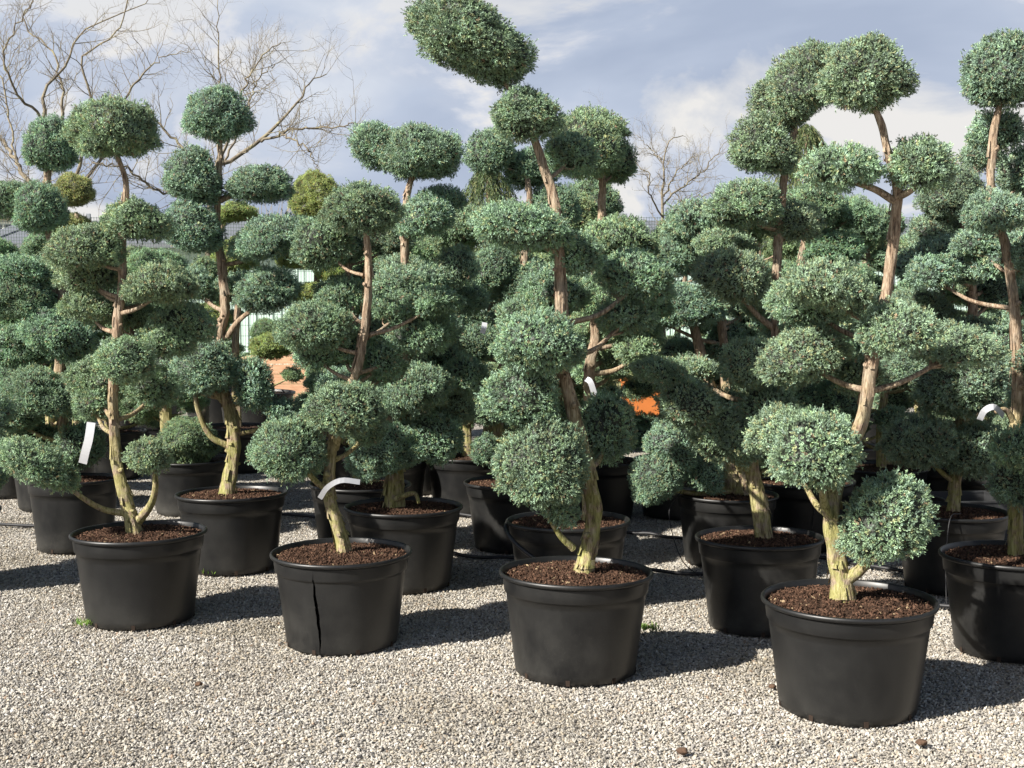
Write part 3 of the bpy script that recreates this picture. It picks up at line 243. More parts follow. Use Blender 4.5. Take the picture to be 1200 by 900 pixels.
 pads=[(-0.082,-0.018,1.9,0.236,0.187,-4.578),(0.377,-0.076,0.699,0.173,0.091,6.632),(-0.291,0.241,0.776,0.129,0.088,14.453),(-0.057,-0.19,0.853,0.184,0.102,-12.611),(0.146,0.244,0.931,0.133,0.103,-13.571),(-0.234,0.029,1.008,0.136,0.114,-3.468),(0.216,0.024,1.085,0.169,0.111,6.728),(0.001,0.277,1.163,0.171,0.086,-14.592),(-0.049,-0.16,1.24,0.136,0.096,-10.145),(0.185,0.168,1.317,0.128,0.109,-14.777),(-0.123,0.107,1.395,0.179,0.084,0.928),(-0.003,-0.146,1.472,0.175,0.099,-1.614),(0.047,0.185,1.549,0.168,0.083,-0.917),(-0.3,-0.043,1.627,0.195,0.082,-12.841),(0.167,-0.0,1.704,0.122,0.105,15.982),(-0.156,0.104,1.781,0.166,0.113,-8.513)],
 limbs=[]),
dict(key='F',X=-7.13,Y=17.5,D=0.84,H=0.546,label='large cloud-pruned juniper in an oversized dusty pot at the back of the yard',
 trunk=[(0.0,-0.0,0.54,0.066),(-0.026,-0.025,0.783,0.059),(-0.089,-0.035,1.027,0.052),(-0.107,-0.005,1.27,0.045),(-0.089,0.027,1.513,0.038),(-0.058,0.047,1.757,0.031),(-0.045,0.047,2.0,0.024)],
 pads=[(-0.045,0.047,2.0,0.207,0.162,-4.878),(0.319,0.093,0.702,0.18,0.112,-0.183),(-0.168,0.104,0.786,0.183,0.082,-4.918),(-0.116,-0.314,0.87,0.157,0.098,1.021),(0.08,0.298,0.954,0.15,0.111,7.559),(-0.462,-0.153,1.038,0.136,0.091,-0.613),(0.073,-0.155,1.122,0.136,0.112,16.932),(-0.304,0.202,1.206,0.152,0.091,-3.473),(-0.248,-0.084,1.29,0.158,0.095,5.531),(0.048,0.059,1.374,0.188,0.095,-0.783),(-0.277,0.105,1.458,0.194,0.114,-11.379),(0.141,-0.125,1.542,0.186,0.09,14.328),(-0.023,0.206,1.626,0.123,0.098,-11.716),(-0.326,-0.023,1.71,0.147,0.109,-4.799),(0.1,-0.036,1.794,0.133,0.085,6.264),(-0.148,0.124,1.878,0.178,0.099,-14.398)],
 limbs=[]),
dict(key='F',X=0.34,Y=11.547,D=0.7,H=0.455,label='',
 trunk=[(-0.0,-0.0,0.45,0.055),(-0.032,0.012,0.767,0.049),(-0.021,0.046,1.085,0.043),(0.017,0.048,1.402,0.037),(0.028,0.03,1.719,0.032),(-0.001,-0.001,2.037,0.026),(-0.055,-0.032,2.354,0.02)],
 pads=[(-0.055,-0.032,2.354,0.242,0.16,5.029),(0.383,-0.166,0.627,0.173,0.101,1.58),(-0.269,0.081,0.74,0.189,0.081,-11.72),(0.074,-0.151,0.854,0.196,0.107,17.594),(0.197,0.301,0.968,0.154,0.089,-5.099),(-0.339,-0.147,1.081,0.19,0.111,14.124),(0.208,0.008,1.195,0.144,0.08,-11.166),(-0.041,0.26,1.308,0.147,0.097,-6.105),(-0.143,-0.068,1.422,0.19,0.081,8.537),(0.228,0.046,1.536,0.125,0.107,-4.316),(-0.285,0.043,1.649,0.137,0.113,10.469),(0.049,-0.131,1.763,0.168,0.109,-2.79),(0.052,0.226,1.876,0.149,0.084,1.683),(-0.257,-0.021,1.99,0.13,0.092,6.153),(0.172,-0.125,2.104,0.161,0.094,9.035),(-0.105,0.077,2.217,0.166,0.109,-17.051)],
 limbs=[]),
dict(key='F',X=-0.842,Y=13.339,D=0.7,H=0.455,label='',
 trunk=[(-0.0,0.0,0.45,0.055),(-0.006,0.025,0.728,0.049),(0.026,0.035,1.007,0.043),(0.013,0.006,1.285,0.037),(-0.036,-0.026,1.564,0.032),(-0.098,-0.047,1.842,0.026),(-0.143,-0.048,2.121,0.02)],
 pads=[(-0.143,-0.048,2.121,0.191,0.156,9.779),(0.312,0.048,0.619,0.136,0.086,-16.206),(-0.392,0.129,0.717,0.175,0.084,-12.392),(0.039,-0.212,0.815,0.177,0.113,11.763),(0.12,0.126,0.913,0.194,0.083,-7.192),(-0.236,-0.032,1.011,0.128,0.113,-7.657),(0.292,-0.018,1.109,0.163,0.089,-7.025),(0.034,0.154,1.207,0.165,0.114,-3.849),(-0.246,-0.16,1.305,0.187,0.088,17.3),(0.142,0.068,1.404,0.129,0.111,-15.532),(-0.121,0.07,1.502,0.163,0.096,16.357),(-0.048,-0.299,1.6,0.192,0.088,-8.806),(-0.027,0.084,1.698,0.172,0.112,10.377),(-0.298,-0.098,1.796,0.143,0.101,-17.954),(0.006,-0.09,1.894,0.182,0.095,13.882),(-0.173,0.037,1.992,0.149,0.083,-10.947)],
 limbs=[]),
dict(key='F',X=0.489,Y=12.97,D=0.7,H=0.455,label='',
 trunk=[(0.0,0.0,0.45,0.055),(0.036,-0.0,0.779,0.049),(0.044,-0.031,1.109,0.043),(0.002,-0.049,1.438,0.037),(-0.03,-0.045,1.768,0.032),(-0.026,-0.022,2.097,0.026),(0.014,0.01,2.427,0.02)],
 pads=[(0.014,0.01,2.427,0.244,0.152,4.455),(0.248,-0.008,0.629,0.138,0.114,-4.214),(-0.125,0.247,0.748,0.17,0.086,-3.285),(0.089,-0.321,0.866,0.146,0.088,7.923),(0.151,0.278,0.985,0.13,0.11,17.804),(-0.16,-0.048,1.103,0.155,0.112,7.516),(0.408,-0.065,1.222,0.13,0.087,17.496),(-0.142,0.136,1.34,0.134,0.1,-5.439),(-0.146,-0.169,1.458,0.169,0.112,8.226),(0.103,0.028,1.577,0.15,0.082,10.992),(-0.352,-0.05,1.695,0.14,0.085,10.359),(0.057,-0.256,1.814,0.171,0.113,-13.12),(-0.086,0.221,1.932,0.148,0.107,-4.111),(-0.153,-0.026,2.051,0.198,0.101,1.581),(0.145,-0.058,2.169,0.135,0.106,-0.737),(-0.182,0.11,2.288,0.184,0.095,4.452)],
 limbs=[]),
dict(key='F',X=-0.918,Y=14.601,D=0.7,H=0.455,label='',
 trunk=[(-0.0,-0.0,0.45,0.055),(-0.036,-0.003,0.795,0.049),(-0.05,0.027,1.14,0.043),(-0.01,0.047,1.486,0.037),(0.025,0.047,1.831,0.032),(0.026,0.027,2.176,0.026),(-0.01,-0.004,2.521,0.02)],
 pads=[(-0.01,-0.004,2.521,0.242,0.156,-3.784),(0.211,0.077,0.632,0.164,0.107,7.05),(-0.349,0.103,0.757,0.159,0.115,-0.187),(-0.069,-0.197,0.882,0.152,0.084,-3.104),(0.042,0.186,1.007,0.182,0.105,16.211),(-0.418,-0.115,1.131,0.147,0.103,4.709),(0.259,-0.035,1.256,0.127,0.1,-15.821),(-0.006,0.198,1.381,0.136,0.114,-8.737),(-0.154,-0.109,1.506,0.175,0.1,9.458),(0.182,0.163,1.63,0.131,0.103,16.197),(-0.225,0.118,1.755,0.178,0.081,-16.078),(0.078,-0.107,1.88,0.171,0.085,4.404),(0.211,0.227,2.005,0.198,0.082,4.053),(-0.181,-0.005,2.129,0.144,0.091,-17.416),(0.279,0.076,2.254,0.15,0.094,13.528),(-0.172,0.093,2.379,0.152,0.109,-6.78)],
 limbs=[]),
dict(key='F',X=0.392,Y=14.185,D=0.7,H=0.455,label='',
 trunk=[(0.0,-0.0,0.45,0.055),(-0.03,-0.023,0.767,0.049),(-0.087,-0.025,1.083,0.043),(-0.091,0.007,1.4,0.037),(-0.063,0.036,1.717,0.032),(-0.031,0.05,2.033,0.026),(-0.026,0.042,2.35,0.02)],
 pads=[(-0.026,0.042,2.35,0.25,0.182,4.698),(0.285,-0.056,0.627,0.185,0.081,-12.154),(-0.279,0.038,0.74,0.124,0.114,-4.206),(0.006,-0.208,0.853,0.129,0.108,-2.671),(0.275,0.097,0.967,0.194,0.112,13.64),(-0.341,-0.17,1.08,0.135,0.095,-15.941),(0.171,-0.229,1.193,0.196,0.084,-9.537),(-0.05,0.233,1.307,0.197,0.091,10.839),(-0.228,-0.148,1.42,0.176,0.083,9.407),(0.166,0.154,1.533,0.135,0.104,-6.453),(-0.205,0.049,1.647,0.136,0.099,-16.202),(0.012,-0.058,1.76,0.141,0.108,17.133),(-0.054,0.243,1.873,0.129,0.089,4.823),(-0.145,-0.04,1.987,0.179,0.094,-8.77),(0.159,-0.025,2.1,0.167,0.102,8.046),(-0.173,0.103,2.213,0.128,0.104,-9.787)],
 limbs=[]),
dict(key='F',X=2.999,Y=13.214,D=0.7,H=0.455,label='',
 trunk=[(0.0,-0.0,0.45,0.055),(-0.019,-0.02,0.808,0.049),(-0.054,-0.013,1.166,0.043),(-0.028,0.02,1.524,0.037),(0.021,0.044,1.882,0.032),(0.065,0.049,2.24,0.026),(0.075,0.034,2.598,0.02)],
 pads=[(0.075,0.034,2.598,0.243,0.161,4.103),(0.419,0.14,0.635,0.192,0.111,-13.294),(-0.12,0.189,0.765,0.165,0.083,-10.657),(-0.006,-0.169,0.895,0.191,0.088,14.17),(0.283,0.129,1.024,0.15,0.104,9.792),(-0.274,-0.06,1.154,0.157,0.098,-17.995),(0.265,-0.181,1.284,0.137,0.104,-7.09),(-0.02,0.313,1.414,0.18,0.115,7.047),(-0.119,-0.11,1.544,0.188,0.093,5.098),(0.268,0.032,1.674,0.156,0.105,-9.552),(-0.255,0.069,1.804,0.151,0.083,6.302),(0.069,-0.178,1.933,0.158,0.085,16.66),(0.105,0.199,2.063,0.182,0.091,9.136),(-0.09,0.038,2.193,0.159,0.087,-6.144),(0.22,0.008,2.323,0.152,0.114,0.868),(-0.033,0.091,2.453,0.192,0.09,8.64)],
 limbs=[]),
dict(key='F',X=4.162,Y=13.001,D=0.7,H=0.455,label='',
 trunk=[(-0.0,-0.0,0.45,0.055),(-0.048,-0.003,0.751,0.049),(-0.075,0.026,1.053,0.043),(-0.047,0.047,1.354,0.037),(-0.024,0.048,1.655,0.032),(-0.033,0.028,1.956,0.026),(-0.081,-0.003,2.258,0.02)],
 pads=[(-0.081,-0.003,2.258,0.21,0.149,-6.126),(0.195,-0.017,0.624,0.14,0.089,14.047),(-0.158,0.122,0.731,0.179,0.091,17.481),(-0.188,-0.31,0.838,0.126,0.108,-1.088),(0.137,0.29,0.945,0.178,0.107,15.827),(-0.272,-0.097,1.052,0.137,0.099,8.971),(0.142,0.0,1.159,0.132,0.113,-3.812),(-0.067,0.218,1.267,0.173,0.095,-5.709),(-0.071,-0.075,1.374,0.137,0.113,-17.097),(0.105,0.094,1.481,0.172,0.106,16.894),(-0.295,0.143,1.588,0.17,0.106,-2.989),(0.078,-0.148,1.695,0.172,0.114,16.293),(-0.068,0.268,1.803,0.159,0.106,16.306),(-0.121,-0.043,1.91,0.135,0.081,-8.917),(0.11,0.021,2.017,0.13,0.097,12.281),(-0.117,0.198,2.124,0.125,0.094,11.431)],
 limbs=[]),
dict(key='F',X=5.287,Y=12.319,D=0.7,H=0.455,label='',
 trunk=[(0.0,0.0,0.45,0.055),(0.039,0.015,0.731,0.049),(0.082,-0.0,1.012,0.043),(0.061,-0.031,1.293,0.037),(0.025,-0.049,1.573,0.032),(0.005,-0.045,1.854,0.026),(0.023,-0.023,2.135,0.02)],
 pads=[(0.023,-0.023,2.135,0.209,0.155,-4.774),(0.332,-0.058,0.62,0.124,0.113,-12.934),(-0.225,0.257,0.719,0.187,0.102,-1.778),(-0.113,-0.302,0.818,0.156,0.115,-17.681),(0.255,0.18,0.917,0.146,0.107,10.787),(-0.246,0.013,1.016,0.135,0.102,6.533),(0.272,-0.081,1.115,0.176,0.082,-17.853),(-0.008,0.098,1.214,0.164,0.098,2.337),(-0.126,-0.168,1.313,0.154,0.113,17.761),(0.213,0.048,1.412,0.194,0.106,-14.001),(-0.088,0.043,1.511,0.136,0.115,-3.267),(0.129,-0.177,1.61,0.135,0.101,-13.683),(0.175,0.105,1.709,0.131,0.112,16.533),(-0.101,-0.105,1.808,0.174,0.102,-2.499),(0.286,-0.119,1.907,0.154,0.084,13.674),(-0.13,0.045,2.006,0.192,0.1,-3.441)],
 limbs=[]),
dict(key='F',X=-0.93,Y=16.322,D=0.7,H=0.455,label='',
 trunk=[(0.0,0.0,0.45,0.055),(0.029,0.017,0.796,0.049),(0.066,0.003,1.141,0.043),(0.04,-0.028,1.487,0.037),(-0.005,-0.048,1.832,0.032),(-0.035,-0.047,2.178,0.026),(-0.029,-0.026,2.523,0.02)],
 pads=[(-0.029,-0.026,2.523,0.213,0.146,9.371),(0.365,0.021,0.632,0.169,0.103,-12.805),(-0.349,0.17,0.757,0.122,0.111,-3.217),(-0.006,-0.243,0.882,0.176,0.112,-14.526),(0.22,0.158,1.007,0.141,0.093,-7.021),(-0.176,0.041,1.132,0.165,0.094,-7.383),(0.279,-0.044,1.257,0.127,0.085,5.557),(0.102,0.198,1.382,0.132,0.097,-12.643),(0.032,-0.269,1.507,0.166,0.102,6.558),(0.33,-0.042,1.632,0.161,0.109,3.195),(-0.289,0.01,1.756,0.143,0.091,-12.563),(0.092,-0.148,1.881,0.138,0.092,9.144),(0.102,0.189,2.006,0.165,0.091,-12.827),(-0.196,-0.052,2.131,0.169,0.093,-2.38),(0.148,-0.065,2.256,0.131,0.081,-6.895),(-0.105,0.146,2.381,0.138,0.103,-0.567)],
 limbs=[]),
dict(key='F',X=0.487,Y=15.732,D=0.7,H=0.455,label='',
 trunk=[(0.0,-0.0,0.45,0.055),(-0.021,-0.009,0.796,0.049),(-0.031,0.015,1.141,0.043),(0.019,0.041,1.487,0.037),(0.074,0.05,1.832,0.032),(0.102,0.037,2.178,0.026),(0.09,0.008,2.524,0.02)],
 pads=[(0.09,0.008,2.524,0.217,0.173,-2.812),(0.416,-0.174,0.632,0.197,0.087,-3.935),(-0.213,0.088,0.757,0.125,0.088,-2.861),(0.004,-0.227,0.882,0.134,0.084,6.11),(0.14,0.194,1.007,0.137,0.09,-10.375),(-0.244,-0.095,1.132,0.137,0.082,13.031),(0.299,-0.14,1.257,0.154,0.105,-2.372),(-0.207,0.207,1.382,0.134,0.09,-15.912),(-0.016,-0.101,1.507,0.163,0.101,-6.81),(0.217,0.063,1.632,0.184,0.084,17.518),(-0.226,0.044,1.757,0.166,0.111,8.93),(0.14,-0.126,1.882,0.123,0.094,10.011),(0.128,0.235,2.006,0.162,0.082,16.688),(-0.083,-0.067,2.131,0.123,0.093,14.315),(0.321,-0.001,2.256,0.194,0.082,14.908),(0.051,0.194,2.381,0.183,0.11,-3.935)],
 limbs=[]),
dict(key='F',X=2.841,Y=15.067,D=0.7,H=0.455,label='',
 trunk=[(0.0,-0.0,0.45,0.055),(-0.025,0.004,0.807,0.049),(-0.018,0.037,1.163,0.043),(0.034,0.05,1.52,0.037),(0.07,0.042,1.877,0.032),(0.068,0.016,2.233,0.026),(0.033,-0.017,2.59,0.02)],
 pads=[(0.033,-0.017,2.59,0.222,0.161,2.968),(0.229,0.065,0.635,0.133,0.082,10.695),(-0.191,0.043,0.764,0.159,0.098,8.028),(0.132,-0.206,0.893,0.169,0.107,-15.552),(0.165,0.094,1.023,0.164,0.095,-12.417),(-0.248,-0.092,1.152,0.2,0.081,-15.603),(0.204,-0.188,1.281,0.149,0.1,-1.141),(0.046,0.301,1.411,0.187,0.105,-2.292),(0.029,-0.139,1.54,0.188,0.103,16.933),(0.354,0.108,1.669,0.148,0.084,11.909),(-0.068,0.107,1.799,0.13,0.082,-14.828),(0.275,-0.169,1.928,0.167,0.107,15.874),(0.102,0.2,2.057,0.177,0.1,-17.951),(-0.204,-0.019,2.187,0.13,0.085,10.485),(0.22,-0.0,2.316,0.148,0.103,-13.606),(-0.032,0.109,2.446,0.146,0.089,15.208)],
 limbs=[]),
dict(key='F',X=3.972,Y=14.424,D=0.7,H=0.455,label='',
 trunk=[(-0.0,-0.0,0.45,0.055),(-0.029,-0.019,0.777,0.049),(-0.071,-0.009,1.105,0.043),(-0.05,0.023,1.432,0.037),(-0.008,0.046,1.76,0.032),(0.024,0.048,2.087,0.026),(0.022,0.031,2.415,0.02)],
 pads=[(0.022,0.031,2.415,0.242,0.174,4.609),(0.435,0.039,0.629,0.192,0.108,12.278),(-0.254,0.091,0.746,0.138,0.101,-0.654),(-0.089,-0.168,0.864,0.137,0.113,10.889),(0.122,0.201,0.982,0.139,0.115,-13.033),(-0.338,-0.137,1.099,0.196,0.083,2.573),(0.161,-0.145,1.217,0.126,0.108,1.778),(-0.264,0.226,1.335,0.133,0.084,0.63),(-0.052,-0.263,1.452,0.189,0.106,-11.961),(0.088,0.086,1.57,0.177,0.08,-4.336),(-0.173,0.123,1.688,0.18,0.104,-15.035),(0.035,-0.22,1.805,0.162,0.112,11.508),(-0.014,0.185,1.923,0.171,0.095,-7.671),(-0.187,0.044,2.041,0.144,0.094,-15.227),(0.139,0.052,2.158,0.164,0.104,6.769),(-0.139,0.158,2.276,0.199,0.084,-8.705)],
 limbs=[]),
dict(key='F',X=5.281,Y=14.139,D=0.7,H=0.455,label='',
 trunk=[(-0.0,0.0,0.45,0.055),(0.001,0.024,0.732,0.049),(0.034,0.029,1.015,0.043),(0.015,-0.002,1.297,0.037),(-0.037,-0.033,1.579,0.032),(-0.096,-0.049,1.861,0.026),(-0.132,-0.044,2.144,0.02)],
 pads=[(-0.132,-0.044,2.144,0.228,0.183,5.041),(0.331,0.092,0.62,0.189,0.088,-4.753),(-0.278,0.306,0.719,0.18,0.092,2.178),(0.115,-0.257,0.819,0.19,0.109,15.411),(0.197,0.215,0.919,0.175,0.105,2.081),(-0.146,0.045,1.018,0.141,0.11,-13.504),(0.247,0.011,1.118,0.155,0.114,8.329),(0.065,0.302,1.217,0.163,0.107,2.14),(-0.104,-0.074,1.317,0.195,0.083,-8.565),(0.163,0.088,1.416,0.164,0.09,10.847),(-0.277,0.167,1.516,0.186,0.084,-0.197),(0.05,-0.102,1.616,0.122,0.08,17.489),(-0.087,0.172,1.715,0.14,0.087,11.65),(-0.19,-0.153,1.815,0.156,0.086,10.631),(0.154,-0.133,1.914,0.175,0.082,-2.372),(-0.175,0.082,2.014,0.147,0.104,-1.293)],
 limbs=[]),
dict(key='F',X=-3.381,Y=7.5,D=0.7,H=0.455,label='',
 trunk=[(0.0,-0.0,0.45,0.055),(-0.007,-0.016,0.55,0.049),(-0.02,-0.001,0.65,0.043),(0.031,0.03,0.75,0.037),(0.098,0.048,0.85,0.032),(0.15,0.046,0.95,0.026),(0.164,0.024,1.05,0.02)],
 pads=[(0.164,0.024,1.05,0.223,0.166,5.353),(0.246,0.092,0.637,0.138,0.093,-15.563),(-0.28,0.2,0.77,0.137,0.107,-10.407),(0.261,-0.11,0.903,0.151,0.081,-12.397)],
 limbs=[]),
dict(key='F',X=2.787,Y=5.6,D=0.7,H=0.455,label='',
 trunk=[(-0.0,-0.0,0.45,0.055),(-0.042,0.008,0.742,0.049),(-0.047,0.041,1.033,0.043),(-0.014,0.05,1.325,0.037),(-0.003,0.037,1.617,0.032),(-0.03,0.008,1.908,0.026),(-0.089,-0.024,2.2,0.02)],
 pads=[(-0.089,-0.024,2.2,0.252,0.166,0.689),(0.277,-0.048,0.622,0.149,0.097,11.06),(-0.284,0.14,0.725,0.144,0.105,0.276),(0.008,-0.153,0.828,0.174,0.093,9.885),(0.211,0.145,0.932,0.187,0.089,-14.751),(-0.438,0.117,1.035,0.18,0.105,-4.478),(0.193,-0.177,1.138,0.158,0.106,-8.399),(-0.03,0.336,1.242,0.198,0.108,10.433),(-0.059,-0.093,1.345,0.143,0.096,10.701),(0.223,0.017,1.448,0.135,0.108,5.251),(-0.199,0.144,1.552,0.147,0.086,-7.715),(0.137,-0.098,1.655,0.12,0.101,-9.211),(-0.037,0.202,1.758,0.145,0.107,-11.672),(-0.209,-0.031,1.862,0.165,0.106,-17.239),(0.132,-0.073,1.965,0.158,0.08,8.538),(-0.239,0.066,2.068,0.134,0.091,-7.777)],
 limbs=[]),
]
TAGS=[('T6',[(0.234,-0.32,0.895),(0.218,-0.33,0.783),(0.194,-0.33,0.698),(0.172,-0.32,0.623)],0.055,'foil'),
 ('T2',[(-0.076,-0.2,0.745),(-0.036,-0.22,0.801),(0.031,-0.23,0.836),(0.119,-0.22,0.826)],0.025,'foil_shaded'),
 ('T9',[(0.077,-0.3,1.275),(0.099,-0.32,1.258),(0.122,-0.32,1.189)],0.031,'foil'),
 ('T5',[(-0.236,-0.12,1.129),(-0.217,-0.13,1.174),(-0.173,-0.13,1.19),(-0.109,-0.08,1.145)],0.029,'foil'),
 ('T8',[(0.154,-0.37,1.722),(0.159,-0.38,1.698),(0.164,-0.38,1.679)],0.035,'red'),
 ('T12',[(-0.198,-0.3,1.552),(-0.203,-0.31,1.518),(-0.214,-0.31,1.479)],0.035,'foil')]
HOSES=[[(-4.102,9.529),(-3.461,9.529),(-2.734,9.679),(-2.371,9.794),(-1.720,10.034),(-1.132,9.348),(-0.397,8.419),(0.000,8.277),(0.538,7.981),(0.850,7.878),(1.202,7.753),(1.503,7.424),(2.350,6.959),(2.491,6.959),(3.025,6.785)],
 [(-1.139,10.594),(-0.688,10.242),(0.000,9.717),(0.840,9.242),(1.208,8.973),(1.590,8.749),(1.922,8.390),(2.227,8.059),(3.200,7.184)],
 [(-6.316,17.474),(-5.418,17.598),(-4.429,17.232),(-3.457,16.654),(-1.894,15.706)]]
CLODS=[(0.635,4.667),(1.553,4.760),(-1.371,5.509),(1.131,5.471)]
WEEDS=[(-2.208,6.548),(-1.868,7.828),(0.706,6.444),(1.325,6.427)]
BARE_A=[[(-5.415,15.0,0.538,0.13),(-5.41,15.0,1.64,0.11),(-5.406,15.0,2.731,0.09),(-5.43,15.0,3.42,0.065),(-5.421,15.0,3.812,0.045),(-5.384,15.0,4.154,0.03),(-5.181,15.0,4.398,0.025),(-5.046,15.0,4.689,0.02),(-4.826,15.0,4.884,0.015),(-4.279,15.0,5.135,0.01),(-4.08,15.0,5.319,0.007)],
 [(-5.394,15.0,2.829,0.06),(-5.854,15.4,3.265,0.045),(-6.257,15.8,3.72,0.035),(-6.645,16.0,4.059,0.025)],
 [(-5.401,15.0,2.928,0.05),(-5.446,14.7,3.048,0.045),(-5.67,14.4,2.925,0.03),(-5.966,14.1,3.13,0.02)],
 [(-5.428,15.0,3.518,0.04),(-5.328,15.3,3.855,0.035),(-5.344,15.4,4.27,0.025),(-5.502,15.5,4.69,0.02),(-5.838,15.6,5.012,0.015),(-5.673,15.6,5.515,0.01)],
 [(-5.388,15.0,2.632,0.05),(-4.974,14.6,3.038,0.04),(-4.753,14.4,3.491,0.03),(-4.617,14.3,3.898,0.025),(-4.716,14.2,4.344,0.02),(-4.306,14.1,4.6,0.015),(-4.161,14.1,4.964,0.01)],
 [(-5.364,15.0,2.829,0.045),(-4.956,15.3,3.254,0.035),(-4.699,15.5,4.035,0.025),(-4.489,15.5,4.338,0.02),(-4.302,15.5,4.539,0.015),(-4.076,15.5,4.639,0.01),(-3.851,15.5,4.71,0.007)],
 [(-5.421,15.0,3.812,0.03),(-5.616,14.7,4.056,0.025),(-5.674,14.5,4.401,0.02),(-5.522,14.5,4.776,0.015),(-5.288,14.4,5.034,0.01)],
 [(-5.941,15.5,3.377,0.025),(-6.164,15.8,4.132,0.02),(-6.363,16.0,4.787,0.015),(-6.403,16.0,5.305,0.01)]]
BARE_B=[[(-3.419,14.2,0.504,0.104),(-3.374,14.2,1.641,0.085),(-3.333,14.2,2.487,0.066),(-3.307,14.2,3.001,0.052),(-3.172,14.2,3.234,0.043),(-2.813,14.2,3.419,0.038),(-2.528,14.2,3.698,0.028),(-2.32,14.2,3.957,0.019),(-2.197,14.2,4.114,0.014),(-2.037,14.2,4.197,0.009)],
 [(-2.756,14.2,3.457,0.028),(-2.448,14.0,3.541,0.024),(-2.155,13.9,3.564,0.019),(-1.834,13.9,3.582,0.014),(-1.605,13.9,3.6,0.009)],
 [(-2.495,14.0,3.505,0.019),(-2.232,13.8,3.37,0.014),(-2.134,13.8,3.235,0.012),(-2.062,13.8,3.081,0.007)],
 [(-3.307,14.2,3.001,0.043),(-3.502,14.4,3.256,0.033),(-3.731,14.6,3.45,0.028),(-3.949,14.6,3.66,0.024),(-4.196,14.7,3.894,0.019),(-4.359,14.7,3.98,0.009)],
 [(-3.318,14.2,2.861,0.033),(-3.294,14.5,3.456,0.028),(-3.289,14.6,4.04,0.019),(-3.301,14.6,4.514,0.014),(-3.313,14.6,5.081,0.007)],
 [(-3.286,14.2,3.094,0.033),(-2.979,13.9,3.655,0.024),(-2.863,13.8,3.955,0.019),(-2.723,13.8,4.224,0.014),(-2.448,13.8,4.466,0.009)],
 [(-3.172,14.2,3.234,0.024),(-2.943,14.4,3.82,0.019),(-2.864,14.5,4.165,0.014),(-2.623,14.5,4.354,0.009)],
 [(-3.318,14.2,2.861,0.028),(-3.772,13.9,2.881,0.024),(-4.076,13.7,3.089,0.019),(-4.404,13.6,3.168,0.014)]]
BARE_C=[[(1.949,16.5,0.867,0.077),(1.941,16.5,1.965,0.066),(1.926,16.5,2.51,0.055),(1.935,16.5,2.837,0.044),(1.943,16.5,3.216,0.033),(1.951,16.5,3.541,0.022),(2.004,16.5,3.757,0.017),(2.178,16.5,3.811,0.011)],
 [(1.934,16.5,2.945,0.033),(2.155,16.7,3.158,0.028),(2.389,16.8,3.322,0.022),(2.554,16.8,3.498,0.017),(2.795,16.8,3.784,0.008)],
 [(1.935,16.5,2.782,0.028),(1.715,16.2,3.082,0.022),(1.725,16.1,3.284,0.017),(1.543,16.1,3.443,0.011),(1.114,16.1,4.126,0.005)],
 [(1.944,16.5,3.054,0.028),(2.076,16.1,3.337,0.017),(2.199,16.0,3.453,0.011),(2.272,16.0,3.537,0.008)],
 [(1.941,16.5,3.487,0.017),(1.831,16.8,3.652,0.014),(1.641,16.8,3.85,0.008)],
 [(1.936,16.5,2.728,0.022),(2.251,17.0,3.04,0.017),(2.644,17.0,3.152,0.011)]]

